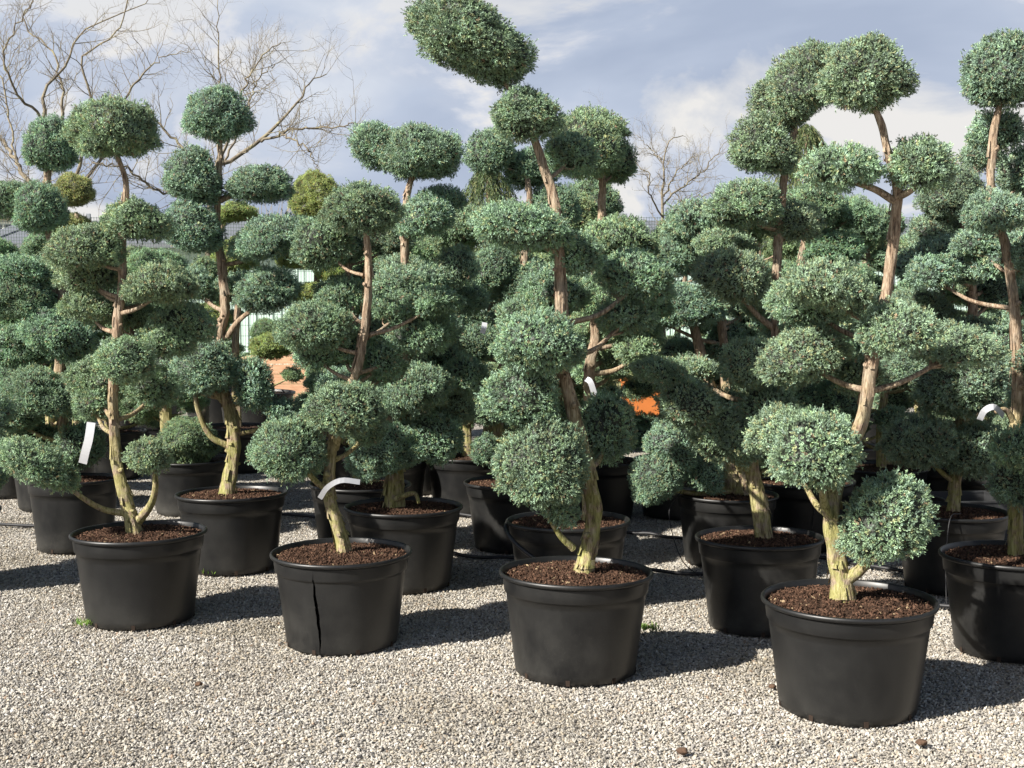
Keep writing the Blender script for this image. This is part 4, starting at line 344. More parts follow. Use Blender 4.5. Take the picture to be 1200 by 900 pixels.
# ------------------------------------------------------------------ material helpers
class NT:
    def __init__(s, name):
        s.m = bpy.data.materials.new(name); s.m.use_nodes = True; s.t = s.m.node_tree; s.t.nodes.clear()
        s.out = s.t.nodes.new('ShaderNodeOutputMaterial'); s.b = s.t.nodes.new('ShaderNodeBsdfPrincipled')
        s.t.links.new(s.b.outputs[0], s.out.inputs[0])
    def n(s, t, **k):
        x = s.t.nodes.new(t)
        for a, b in k.items(): setattr(x, a, b)
        return x
    def l(s, a, b): s.t.links.new(a, b)
    def coord(s, kind='Object', scale=(1, 1, 1), loc=(0, 0, 0)):
        c = s.n('ShaderNodeTexCoord'); m = s.n('ShaderNodeMapping'); m.inputs['Scale'].default_value = scale; m.inputs['Location'].default_value = loc
        s.l(c.outputs[kind], m.inputs[0]); return m.outputs[0]
    def world(s, scale=(1, 1, 1)):
        g = s.n('ShaderNodeNewGeometry'); m = s.n('ShaderNodeMapping'); m.inputs['Scale'].default_value = scale
        s.l(g.outputs['Position'], m.inputs[0]); return m.outputs[0]
    def noise(s, vec, scale, detail=4, rough=.55, dist=0):
        x = s.n('ShaderNodeTexNoise'); x.inputs['Scale'].default_value = scale; x.inputs['Detail'].default_value = detail
        x.inputs['Roughness'].default_value = rough; x.inputs['Distortion'].default_value = dist
        s.l(vec, x.inputs['Vector']); return x.outputs['Fac']
    def ramp(s, fac, stops):
        r = s.n('ShaderNodeValToRGB'); e = r.color_ramp.elements
        while len(e) < len(stops): e.new(.5)
        for el, (p, c) in zip(e, stops):
            el.position = p
            el.color = (c, c, c, 1) if isinstance(c, (int, float)) else (c[0], c[1], c[2], 1)
        s.l(fac, r.inputs[0]); return r.outputs[0]
    def mix(s, f, a, b, mode='MIX'):
        x = s.n('ShaderNodeMix', data_type='RGBA', blend_type=mode)
        for i, v in ((0, f), (6, a), (7, b)):
            if isinstance(v, (int, float)): x.inputs[i].default_value = v
            elif isinstance(v, tuple): x.inputs[i].default_value = (v[0], v[1], v[2], 1)
            else: s.l(v, x.inputs[i])
        return x.outputs[2]
    def math(s, op, a, b=None, clamp=False):
        x = s.n('ShaderNodeMath', operation=op); x.use_clamp = clamp
        for i, v in enumerate((a, b)):
            if v is None: continue
            if isinstance(v, (int, float)): x.inputs[i].default_value = v
            else: s.l(v, x.inputs[i])
        return x.outputs[0]
    def bump(s, h, strength=.3, dist=.01):
        x = s.n('ShaderNodeBump'); x.inputs['Strength'].default_value = strength; x.inputs['Distance'].default_value = dist
        s.l(h, x.inputs['Height']); s.l(x.outputs[0], s.b.inputs['Normal'])
    def set(s, color=None, rough=None, spec=None, metal=None):
        for k, v in (('Base Color', color), ('Roughness', rough), ('Specular IOR Level', spec), ('Metallic', metal)):
            if v is None: continue
            if isinstance(v, (int, float)): s.b.inputs[k].default_value = v
            elif isinstance(v, tuple): s.b.inputs[k].default_value = (v[0], v[1], v[2], 1)
            else: s.l(v, s.b.inputs[k])
        return s.m

def m_leaf():
    s = NT('juniper_needles'); a = s.n('ShaderNodeAttribute', attribute_name='Col')
    oi = s.n('ShaderNodeObjectInfo')
    c = s.mix(1.0, a.outputs['Color'], oi.outputs['Color'], 'MULTIPLY')
    hs = s.n('ShaderNodeHueSaturation'); s.l(c, hs.inputs['Color'])
    s.l(s.math('ADD', s.math('MULTIPLY', oi.outputs['Random'], .03), .485), hs.inputs['Hue'])
    s.l(s.math('ADD', s.math('MULTIPLY', oi.outputs['Random'], .14), .93), hs.inputs['Value'])
    s.set(hs.outputs[0], .55, .35)
    tr = s.n('ShaderNodeBsdfTranslucent'); s.l(hs.outputs[0], tr.inputs[0])
    mx = s.n('ShaderNodeMixShader'); mx.inputs[0].default_value = .12
    s.l(s.b.outputs[0], mx.inputs[1]); s.l(tr.outputs[0], mx.inputs[2]); s.l(mx.outputs[0], s.out.inputs[0])
    return s.m
def m_bark():
    s = NT('juniper_bark')
    v = s.coord('Object', (1, 1, .16)); v2 = s.coord('Object')
    fib = s.noise(v, 95, 5, .65, .4); pat = s.noise(v2, 9, 4, .6); fine = s.noise(v, 240, 3, .6)
    base = s.ramp(fib, [(.30, (.055, .037, .028)), (.42, (.215, .145, .10)), (.56, (.38, .285, .205)), (.75, (.54, .45, .35))])
    grey = s.ramp(fib, [(.35, (.13, .10, .075)), (.62, (.40, .33, .25))])
    base = s.mix(s.ramp(pat, [(.48, 0.), (.66, 1.)]), base, grey)
    sp = s.n('ShaderNodeSeparateXYZ'); s.l(v2, sp.inputs[0])
    hgt = s.ramp(s.math('MULTIPLY', sp.outputs[2], .7), [(.0, 1.), (.55, .92), (.85, .25), (1., .06)])
    oi = s.n('ShaderNodeObjectInfo')
    alg = s.math('MULTIPLY', s.ramp(s.noise(v2, 16, 5, .65), [(.36, 0.), (.52, 1.)]), hgt)
    alg = s.math('MULTIPLY', alg, s.math('ADD', s.math('MULTIPLY', oi.outputs['Random'], .35), .65))
    algc = s.ramp(fib, [(.32, (.075, .07, .03)), (.46, (.27, .27, .08)), (.7, (.43, .415, .18))])
    col = s.mix(alg, base, algc)
    h = s.math('ADD', fib, s.math('MULTIPLY', fine, .4)); s.bump(h, .9, .012)
    return s.set(col, .85, .2)
def m_pot(name='black_pot_plastic', dust=1.0):
    s = NT(name); v = s.coord('Object'); oi = s.n('ShaderNodeObjectInfo')
    n1 = s.noise(v, 5, 5, .6); sp = s.n('ShaderNodeSeparateXYZ'); s.l(v, sp.inputs[0])
    low = s.ramp(sp.outputs[2], [(0., 1.), (.12, .6), (.3, .35), (.5, .22)])
    specks = s.ramp(s.noise(v, 160, 2, .7), [(.64, 0.), (.72, 1.)])
    d = s.math('MULTIPLY', s.math('ADD', s.ramp(n1, [(.35, 0.), (.75, .7)]), s.math('MULTIPLY', specks, .6)), low, True)
    d = s.math('MULTIPLY', d, s.math('ADD', s.math('MULTIPLY', oi.outputs['Random'], .9), .35), True)
    d = s.math('MULTIPLY', d, .50 * dust)
    scr = s.ramp(s.noise(s.coord('Object', (3, 3, 60)), 3.1, 2, .5, 1.5), [(.735, 0.), (.75, .5)])
    col = s.mix(d, (.007, .0073, .0077), (.13, .125, .11))
    col = s.mix(s.math('MULTIPLY', scr, .25), col, (.14, .14, .14))
    s.bump(s.noise(v, 60, 3), .04, .004)
    rough = s.math('ADD', s.math('MULTIPLY', n1, .25), .30)
    return s.set(col, rough, .5)
def m_soil():
    s = NT('bark_soil'); a = s.n('ShaderNodeAttribute', attribute_name='Col'); v = s.coord('Object')
    n = s.noise(v, 70, 5, .7); c = s.mix(.8, a.outputs['Color'], s.ramp(n, [(.3, .35), (.7, 1.3)]), 'MULTIPLY')
    s.bump(n, .8, .015); return s.set(c, .9, .15)
def m_stone():
    s = NT('gravel_stone'); a = s.n('ShaderNodeAttribute', attribute_name='Col')
    w = s.noise(s.world(), 1.1, 5, .6); w2 = s.noise(s.world(), 260, 2)
    c = s.mix(1.0, a.outputs['Color'], s.ramp(w, [(.30, (.60, .57, .51)), (.45, (.82, .80, .76)), (.60, (.95, .94, .92)), (.8, (1.0, .99, .97))]), 'MULTIPLY')
    c = s.mix(.35, c, s.ramp(w2, [(.3, .7), (.7, 1.2)]), 'MULTIPLY')
    w3 = s.noise(s.world(), .55, 4, .6, .4)
    c = s.mix(s.ramp(w3, [(.50, 0.), (.68, .26)]), c, (.21, .17, .125))      # soil trodden into the stones
    return s.set(c, .8, .25)
def m_ground():
    s = NT('gravel_ground'); v = s.world()
    vo = s.n('ShaderNodeTexVoronoi'); vo.inputs['Scale'].default_value = 62; s.l(v, vo.inputs['Vector'])
    sx = s.n('ShaderNodeSeparateColor'); s.l(vo.outputs['Color'], sx.inputs[0])
    c = s.ramp(sx.outputs[0], [(.0, (.06, .055, .05)), (.3, (.20, .18, .155)), (.6, (.33, .305, .265)), (1., (.54, .50, .44))])
    w = s.noise(v, .7, 5, .6); c = s.mix(1.0, c, s.ramp(w, [(.3, (.72, .70, .62)), (.6, (1, 1, 1))]), 'MULTIPLY')
    far = s.n('ShaderNodeSeparateXYZ'); s.l(v, far.inputs[0])
    grass = s.ramp(s.math('DIVIDE', s.math('ADD', far.outputs[1], s.math('MULTIPLY', w, 2.0)), 100.), [(.222, 0.), (.235, 1.)])
    gcol = s.ramp(s.noise(v, 3, 5, .7), [(.35, (.16, .17, .06)), (.65, (.36, .32, .16))])
    c = s.mix(grass, c, gcol)
    s.bump(vo.outputs['Distance'], .6, .012); return s.set(c, .85, .2)
def m_simple(name, col, rough=.6, var=.15, scale=8, spec=.35, metal=0., bump=0.):
    s = NT(name); v = s.coord('Object'); n = s.noise(v, scale, 5, .6)
    a = tuple(x * (1 - var) for x in col); b = tuple(min(1, x * (1 + var)) for x in col)
    if bump: s.bump(n, bump, .01)
    return s.set(s.ramp(n, [(.3, a), (.7, b)]), rough, spec, metal)
def m_wood():
    s = NT('new_timber'); v = s.coord('Object', (1, 6, 9)); n = s.noise(v, 6, 5, .6, .6); oi = s.n('ShaderNodeObjectInfo')
    c = s.ramp(n, [(.3, (.40, .215, .12)), (.7, (.55, .34, .215))]); hs = s.n('ShaderNodeHueSaturation'); s.l(c, hs.inputs['Color'])
    s.l(s.math('ADD', s.math('MULTIPLY', oi.outputs['Random'], .3), .85), hs.inputs['Value']); s.bump(n, .2, .004)
    return s.set(hs.outputs[0], .7, .3)
def m_twig():
    s = NT('twig_bark'); n = s.noise(s.world(), 14, 4); 
    return s.set(s.ramp(n, [(.3, (.11, .09, .07)), (.55, (.21, .18, .13)), (.72, (.28, .26, .15))]), .85, .2)
M = dict(leaf=m_leaf(), bark=m_bark(), pot=m_pot(), soil=m_soil(), stone=m_stone(), ground=m_ground(), wood=m_wood(), twig=m_twig(),
         hose=m_simple('hose_rubber', (.018, .018, .02), .5), foil=m_simple('label_foil', (.74, .75, .78), .3, .06, metal=.35),
         red=m_simple('red_label', (.42, .06, .07), .5), foil_shaded=m_simple('label_foil_shaded', (.34, .345, .36), .35, .08, metal=.3), wire=m_simple('fence_wire', (.10, .13, .12), .5, metal=.3), post=m_simple('fence_post', (.22, .24, .26), .45, metal=.4),  # darker label foil copy: shade of a tag facing away, put into colour
         mint=m_simple('mint_cladding', (.50, .64, .585), .5, .05, 2), roof=m_simple('grey_roofing', (.15, .16, .18), .6, .12, 2), white=m_simple('white_paint', (.78, .78, .76), .5, .05),
         glass=m_simple('window_glass', (.05, .06, .08), .08, .2, spec=.8), render=m_simple('cream_render', (.62, .54, .42), .8, .08, 3),
         orange=m_simple('orange_planter', (.50, .16, .04), .5, .08, 5), steel=m_simple('rusty_post', (.16, .07, .045), .7, .3), clod=m_simple('soil_clod', (.09, .055, .035), .95, .4, 40, bump=.6),
         slot=m_simple('drain_slot_brown', (.028, .017, .011), .9, .4, 40), tray=m_simple('tray_plastic', (.03, .031, .033), .5, .3))  # drain slots are solid blackish-brown boxes set into the wall

# ------------------------------------------------------------------ mesh helpers
def tri_mesh(name, V, F, mat, col=None, smooth=False):
    V = np.asarray(V, np.float32); F = np.asarray(F, np.int32); me = bpy.data.meshes.new(name); k = F.shape[1]
    me.vertices.add(len(V)); me.vertices.foreach_set('co', V.ravel())
    me.loops.add(F.size); me.loops.foreach_set('vertex_index', F.ravel())
    me.polygons.add(len(F)); me.polygons.foreach_set('loop_start', np.arange(0, F.size, k, dtype=np.int32))
    me.polygons.foreach_set('use_smooth', np.full(len(F), smooth)); me.update(calc_edges=True)
    if col is not None:
        a = me.color_attributes.new('Col', 'FLOAT_COLOR', 'POINT'); c = np.ones((len(V), 4), np.float32); c[:, :3] = col; a.data.foreach_set('color', c.ravel())
    if mat: me.materials.append(mat)
    return me
def poly_mesh(name, V, F, mat, smooth=False):
    me = bpy.data.meshes.new(name); me.from_pydata([tuple(v) for v in V], [], F)
    if smooth: me.polygons.foreach_set('use_smooth', [True] * len(me.polygons))
    me.update()
    if mat: me.materials.append(mat)
    return me
def link(name, me, parent=None, loc=(0, 0, 0), rot=(0, 0, 0), **props):
    o = bpy.data.objects.new(name, me); COL.objects.link(o); o.location = loc; o.rotation_euler = rot
    if parent: o.parent = parent
    for k, v in props.items():
        if v: o[k] = v
    return o
def box(V, F, lo, hi):
    b = len(V); (x0, y0, z0), (x1, y1, z1) = lo, hi
    V += [(x0, y0, z0), (x1, y0, z0), (x1, y1, z0), (x0, y1, z0), (x0, y0, z1), (x1, y0, z1), (x1, y1, z1), (x0, y1, z1)]
    F += [tuple(b + i for i in f) for f in ((3, 2, 1, 0), (4, 5, 6, 7), (0, 1, 5, 4), (1, 2, 6, 5), (2, 3, 7, 6), (3, 0, 4, 7))]
def box_mesh(name, lo, hi, mat):
    V, F = [], []; box(V, F, lo, hi); return poly_mesh(name, V, F, mat)
def spline(P, n):
    P = np.asarray(P, float); m = len(P)
    if m == 2: t = np.linspace(0, 1, n)[:, None]; return P[0] * (1 - t) + P[1] * t
    A = np.vstack([2 * P[0] - P[1], P, 2 * P[-1] - P[-2]]); o = []
    for u in np.linspace(0, m - 1, n):
        i = min(int(u), m - 2); t = u - i; a, b, c, d = A[i:i + 4]
        o.append(.5 * (2 * b + (c - a) * t + (2 * a - 5 * b + 4 * c - d) * t * t + (3 * b - a - 3 * c + d) * t ** 3))
    o = np.array(o); o[:, 3] = np.maximum(o[:, 3], .0008); return o
def tube(P, seg, V, F, rng=None, ridge=0.0, cap=True):
    P = np.asarray(P); n = len(P); b0 = len(V)
    d = np.gradient(P[:, :3], axis=0); d /= np.linalg.norm(d, axis=1)[:, None] + 1e-9
    ref = np.array([0.0, 1.0, 0.1]) if abs(d[0][1]) < .9 else np.array([1.0, 0, 0])
    ph = rng.uniform(0, 6.28, 6) if rng is not None else None
    for i in range(n):
        s = np.cross(d[i], ref); s /= np.linalg.norm(s) + 1e-9; u = np.cross(s, d[i]); ref = u
        for k in range(seg):
            a = 2 * math.pi * k / seg; r = P[i, 3]
            if ridge:
                z = P[i, 2]
                r *= 1 + ridge * (math.sin(3 * a + ph[0] + z * 5) * .5 + math.sin(5 * a + ph[1] - z * 9) * .4 + .5 * mnoise.noise((math.cos(a) * 2 + ph[2], math.sin(a) * 2, z * 14)))
            V.append(tuple(P[i, :3] + r * (math.cos(a) * s + math.sin(a) * u)))
    for i in range(n - 1):
        for k in range(seg):
            a, b = b0 + i * seg + k, b0 + i * seg + (k + 1) % seg
            F.append((a, b, b + seg, a + seg))
    if cap:
        V.append(tuple(P[-1, :3])); e = len(V) - 1
        for k in range(seg): F.append((b0 + (n - 1) * seg + k, b0 + (n - 1) * seg + (k + 1) % seg, e))

# ------------------------------------------------------------------ foliage pads
def unit(a): return a / (np.linalg.norm(a, axis=1)[:, None] + 1e-9)
def lump(D, rng, amp=1.0):
    r = np.ones(len(D))
    for f, a, n in ((2.2, .085, 5), (5.0, .055, 8), (11.0, .036, 12), (19.0, .022, 16)):
        for _ in range(n):
            k = unit(rng.normal(size=(1, 3)))[0] * f * rng.uniform(.7, 1.3); r += amp * a * np.sin(D @ k + rng.uniform(0, 6.28)) / math.sqrt(n) * 1.4
    return r
def pad_surface(D, a, c, rng_seed):
    rng = np.random.default_rng(rng_seed); r = lump(D, rng)
    e = 1.0
    h = np.sqrt(D[:, 0] ** 2 + D[:, 1] ** 2)
    hh = h ** e; zz = np.sign(D[:, 2]) * np.abs(D[:, 2]) ** e
    q = (hh ** 2 + zz ** 2) ** .5; q = np.where(q > 1, q ** .5, 1)
    P = np.stack([D[:, 0] / np.maximum(h, 1e-6) * hh * a, D[:, 1] / np.maximum(h, 1e-6) * hh * a, np.where(zz > 0, zz * 1.2, zz * .78) * c - .2 * c], 1) / q[:, None]
    return P * r[:, None]
def blades(B, A, rng, nb, length, width, base_c, tip_c, cone=(.35, 1.25), spray=0.0, face=None):
    """small scale-leaf sprays: nb diamond blades for each base point B, set along axis A over the length spray"""
    n = len(B); N = n * nb
    Ab = np.repeat(A, nb, 0); f = np.tile(np.linspace(.1, 1, nb), n) * np.repeat(rng.uniform(.6, 1.2, n), nb)
    Bb = np.repeat(B, nb, 0) + Ab * (f * spray)[:, None]
    t = unit(np.cross(Ab, rng.normal(size=(N, 3)))); ang = rng.uniform(cone[0], cone[1], N)[:, None]
    d = unit(Ab * np.cos(ang) + t * np.sin(ang)); L = (length * rng.uniform(.6, 1.3, N))[:, None]; W = (width * rng.uniform(.7, 1.3, N))[:, None]
    fn = rng.normal(size=(N, 3))
    if face is not None: fn = np.repeat(face, nb, 0) + fn * .45           # sprays lie flat, showing their upper face outwards
    s = unit(np.cross(d, fn))
    p0 = Bb; pm = Bb + d * L * .5; p1 = Bb + d * L + Ab * L * .15
    V = np.stack([p0, pm + s * W, p1, pm - s * W], 1).reshape(-1, 3)
    i = np.arange(N)[:, None] * 4; F = np.concatenate([i + [0, 1, 2], i + [0, 2, 3]], 1).reshape(-1, 3)
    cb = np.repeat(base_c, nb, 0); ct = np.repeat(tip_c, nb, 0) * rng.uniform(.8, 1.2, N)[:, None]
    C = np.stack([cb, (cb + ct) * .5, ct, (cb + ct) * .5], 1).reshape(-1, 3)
    return V, F, C
ICO = None
def ico(sub):
    import bmesh
    bm = bmesh.new(); bmesh.ops.create_icosphere(bm, subdivisions=sub, radius=1.0)
    V = np.array([v.co[:] for v in bm.verts]); F = np.array([[v.index for v in f.verts] for f in bm.faces]); bm.free(); return V, F
ICO3 = ico(4); ICO1 = ico(1)
def leaf_cols(n, rng):
    g = rng.random(n)
    blue = np.array([.194, .280, .210]); green = np.array([.194, .281, .146]); yel = np.array([.255, .280, .145]); brn = np.array([.25, .19, .12])
    t = rng.random(n)[:, None]; c = blue * t + green * (1 - t)
    c[g > .88] = yel; c[g > .985] = brn
    return c * rng.uniform(.75, 1.25, n)[:, None]
def make_pad(a, c, seed, dens=1.0):
    rng = np.random.default_rng(seed)
    area = 4 * math.pi * ((a ** 1.6 * a ** 1.6 + 2 * a ** 1.6 * c ** 1.6) / 3) ** (1 / 1.6)
    n = int(area / 1.12e-4 * dens)
    i = np.arange(n) + .5; ph = np.arccos(1 - 2 * i / n); th = math.pi * (1 + 5 ** .5) * i
    D = np.stack([np.cos(th) * np.sin(ph), np.sin(th) * np.sin(ph), np.cos(ph)], 1); D = unit(D + rng.normal(scale=.6 / math.sqrt(n), size=(n, 3)))
    S = pad_surface(D, a, c, seed); Nn = unit(np.stack([S[:, 0] / a ** 2, S[:, 1] / a ** 2, S[:, 2] / c ** 2], 1))
    # sprays gather in clumps a few centimetres wide with dark clefts between them
    m = max(24, int(area / .0021)); k_ = np.arange(m) + .5; ph = np.arccos(1 - 2 * k_ / m); th = math.pi * (1 + 5 ** .5) * k_ + seed
    K = unit(np.stack([np.cos(th) * np.sin(ph), np.sin(th) * np.sin(ph), np.cos(ph)], 1) + rng.normal(scale=1.1 / math.sqrt(m), size=(m, 3)))
    KS = pad_surface(K, a, c, seed); dd = ((S[:, None, :] - KS[None]) ** 2).sum(2); ni = dd.argmin(1); dist = np.sqrt(dd[np.arange(n), ni])
    kr = rng.normal(scale=.0045, size=m)[ni]; away = unit(S - KS[ni] + 1e-6) * np.minimum(dist / .03, 1.2)[:, None]
    ins = rng.random(n) ** 1.4 * .022 + .020 * np.minimum(dist / .030, 1.4) ** 2 + kr
    stray = rng.random(n) > .98; ins[stray] = -rng.uniform(.002, .012, stray.sum())
    B = S - Nn * (ins[:, None] + .006)
    A = unit(Nn + away * .6 + np.array([0, 0, .25]) + rng.normal(scale=.34, size=(n, 3)))
    kt = rng.uniform(.84, 1.16, m)[ni]
    col = leaf_cols(n, rng)
    # patches: whole sprays share a tone
    k = 1 + .16 * np.sin(S @ np.array([37., 21, 9]) + seed) + .12 * np.sin(S @ np.array([-19., 43, 27]) + 2 * seed)
    col *= (k * kt)[:, None]
    V, F, C = blades(B - A * .006, A, rng, 10, .0094, .00205, col * .55, col * 1.85, (.35, 1.2), .019, Nn)  # older inner leaf is darker; base-to-tip contrast also paints in shade and sun
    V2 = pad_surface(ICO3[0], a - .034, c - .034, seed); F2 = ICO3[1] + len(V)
    V = np.vstack([V, V2]); F = np.vstack([F, F2]); C = np.vstack([C, np.tile([[.024, .030, .020]], (len(V2), 1))])  # brown-green inner twigs, coloured darker still to deepen the shade inside
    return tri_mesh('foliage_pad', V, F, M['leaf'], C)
PADS = []
for a in (.10, .135, .175, .22, .275):
    for q in (.50, .66, .84, 1.02):
        for sd_ in ((0, 1) if a in (.135, .175, .22) else (0,)):
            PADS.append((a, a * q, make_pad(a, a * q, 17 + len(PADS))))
def add_pad(parent, x, y, z, a, c, tilt, rng, tint=None, fb=None):
    best = sorted(PADS, key=lambda p: abs(math.log(p[0] / a)) + 1.2 * abs(math.log(p[1] / p[0] / (c / a))))[:2]
    p = best[rng.integers(0, 2)] if abs(math.log(best[1][0] / a)) < .25 else best[0]
    o = bpy.data.objects.new('foliage_pad', p[2]); COL.objects.link(o); o.parent = parent
    b = a * rng.uniform(.88, 1.05)
    m = Matrix.Rotation(R(tilt), 4, 'Y') @ Matrix.Rotation(R(rng.uniform(-8, 8)), 4, 'X') @ Matrix.Rotation(rng.uniform(0, 6.28), 4, 'Z')
    o.location = (x, y, z); o.rotation_euler = m.to_euler(); o.scale = ((a + b) / 2 / p[0], (a + b) / 2 / p[0], c / p[1])
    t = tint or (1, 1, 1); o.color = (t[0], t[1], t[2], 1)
    return o

# ------------------------------------------------------------------ pots
def lathe(prof, seg, V, F, gap=None, closed=True):
    b0 = len(V); n = len(prof)
    for (r, z) in prof:
        for k in range(seg):
            if gap:
                g = gap(z) / max(r, .01); t = k / (seg - 1); a = -math.pi / 2 + gap.tilt * 0 + g / 2 + (2 * math.pi - g) * t
                a += GAP_OFF
            else: a = 2 * math.pi * k / seg
            V.append((r * math.cos(a), r * math.sin(a), z))
    m = seg - 1 if gap else seg
    for i in range(n - 1):
        for k in range(m):
            a, b = b0 + i * seg + k, b0 + i * seg + (k + 1) % seg
            F.append((a, b, b + seg, a + seg))
GAP_OFF = -.27
RB = .272    # bottom radius for a 0.70 m pot of 0.455 m
def pot_profile(H=.455):
    s = H / .455; o = []
    def wall(z): return RB + (.329 - RB) * (z / .455)
    z = .0
    o.append((RB - .012, 0.0)); o.append((RB, .006))
    for i in range(1, 12): zz = .006 + (.365 - .006) * i / 11; o.append((wall(zz), zz))
    o += [(wall(.366) + .0055, .3662), (wall(.370) + .0075, .3705), (wall(.40) + .0075, .40), (wall(.43) + .006, .428)]
    return o
RIM = [(.3345, .4335), (.3425, .4340), (.3475, .4375), (.3495, .4435), (.3485, .4505), (.3445, .4550), (.3390, .4550), (.3350, .4500), (.3300, .43), (.3250, .38)]
POTM = {}
def pot_meshes(kind):
    if kind in POTM: return POTM[kind]
    seg = 72
    if kind == 'crack':
        def gap(z):
            if z > .40: return .0004
            t = max(0, min(1, (.40 - z) / .40)); w = .014 * math.sin(math.pi * min(1, t * 1.05)) ** .8 + .0025
            return w + .0035 * mnoise.noise((0, 0, z * 60))
        gap.tilt = 0
        V, F = [], []
        pr = pot_profile(); pr2 = []
        for (r0, z0), (r1, z1) in zip(pr[:-1], pr[1:]):
            for i in range(4): pr2.append((r0 + (r1 - r0) * i / 4, z0 + (z1 - z0) * i / 4))
        pr2.append(pr[-1])
        lathe(pr2, 73, V, F, gap)
        # the split wanders: shear the seam sideways with height
        V = [tuple((Matrix.Rotation(.02 * math.sin(v[2] * 14) + .012 * mnoise.noise((3, 1, v[2] * 22)), 3, 'Z') @ Vector(v))) for v in V]
        body = poly_mesh('pot', V, F, M['pot'], True)
        V, F = [], []; lathe([(0.0, .004)] + [(r - .014, z) for r, z in pot_profile()], 48, V, F); inner = poly_mesh('root_ball', V, F, M['soil'], True)
    else:
        V, F = [], []; lathe([(0.0, .002)] + pot_profile(), seg, V, F); body = poly_mesh('pot', V, F, M['pot'], True); inner = None
    V, F = [], []; lathe(RIM, seg, V, F); rim = poly_mesh('rim', V, F, M['pot'], True)
    V, F = [], []; box(V, F, (-.009, -.0035, 0), (.009, .0035, .024)); slot = poly_mesh('drain_slot', V, F, M['slot'])
    POTM[kind] = (body, rim, slot, inner); return POTM[kind]
def soil_mesh(seed, chips):
    rng = np.random.default_rng(seed); V, F, C = [], [], []
    nr, na = 16, 56; rr = .328
    V.append((0, 0, .025)); 
    for i in range(1, nr + 1):
        r = rr * i / nr
        for k in range(na):
            a = 2 * math.pi * k / na; x, y = r * math.cos(a), r * math.sin(a)
            z = .020 * (1 - (r / rr) ** 2) + .012 * mnoise.noise((x * 14 + seed, y * 14, 0)) + .008 * mnoise.noise((x * 45, y * 45, seed))
            V.append((x, y, z))
    for k in range(na): F.append((0, 1 + k, 1 + (k + 1) % na))
    for i in range(nr - 1):
        for k in range(na):
            a, b = 1 + i * na + k, 1 + i * na + (k + 1) % na; F += [(a, a + na, b + na), (a, b + na, b)]
    C = [(.055, .032, .021)] * len(V); SV = list(V)
    for _ in range(chips):
        r = rr * math.sqrt(rng.random()) * .98; a = rng.uniform(0, 6.28); x, y = r * math.cos(a), r * math.sin(a)
        z = .020 * (1 - (r / rr) ** 2) + .006; s = rng.uniform(.0025, .0075); m = rng.normal(size=(3, 3)); q, _r = np.linalg.qr(m)
        P = (ICO1[0][:, :] * [s * rng.uniform(.8, 2.0), s * rng.uniform(.6, 1.), s * rng.uniform(.25, .6)] * rng.uniform(.8, 1.2, (len(ICO1[0]), 1))) @ q + [x, y, z]
        b = len(V); V += [tuple(p) for p in P]; F += [tuple(int(i) + b for i in f) for f in ICO1[1]]
        t = rng.random(); c = np.array([.082, .046, .030]) * rng.uniform(.5, 1.8)
        if t > .98: c = np.array([.34, .25, .15])
        C += [tuple(c)] * len(P)
    return tri_mesh('soil', V, F, M['soil'], C, False)
ICO1 = (ico(1)[0], ico(1)[1])
SOIL = [soil_mesh(s, 2200) for s in (1, 2, 3)]
SOIL_FAR = soil_mesh(9, 160)

# ------------------------------------------------------------------ the setting
V, F = [], []
gx = [-400, -60, -20, -10, 10, 20, 60, 400]; gy = [-60, -5, 3, 14, 22, 40, 120, 900]
for y in gy:
    for x in gx: V.append((x, y, -.012))
for j in range(len(gy) - 1):
    for i in range(len(gx) - 1):
        a = j * len(gx) + i; F.append((a, a + 1, a + 1 + len(gx), a + len(gx)))
link('ground', poly_mesh('ground', V, F, M['ground']), kind='structure')

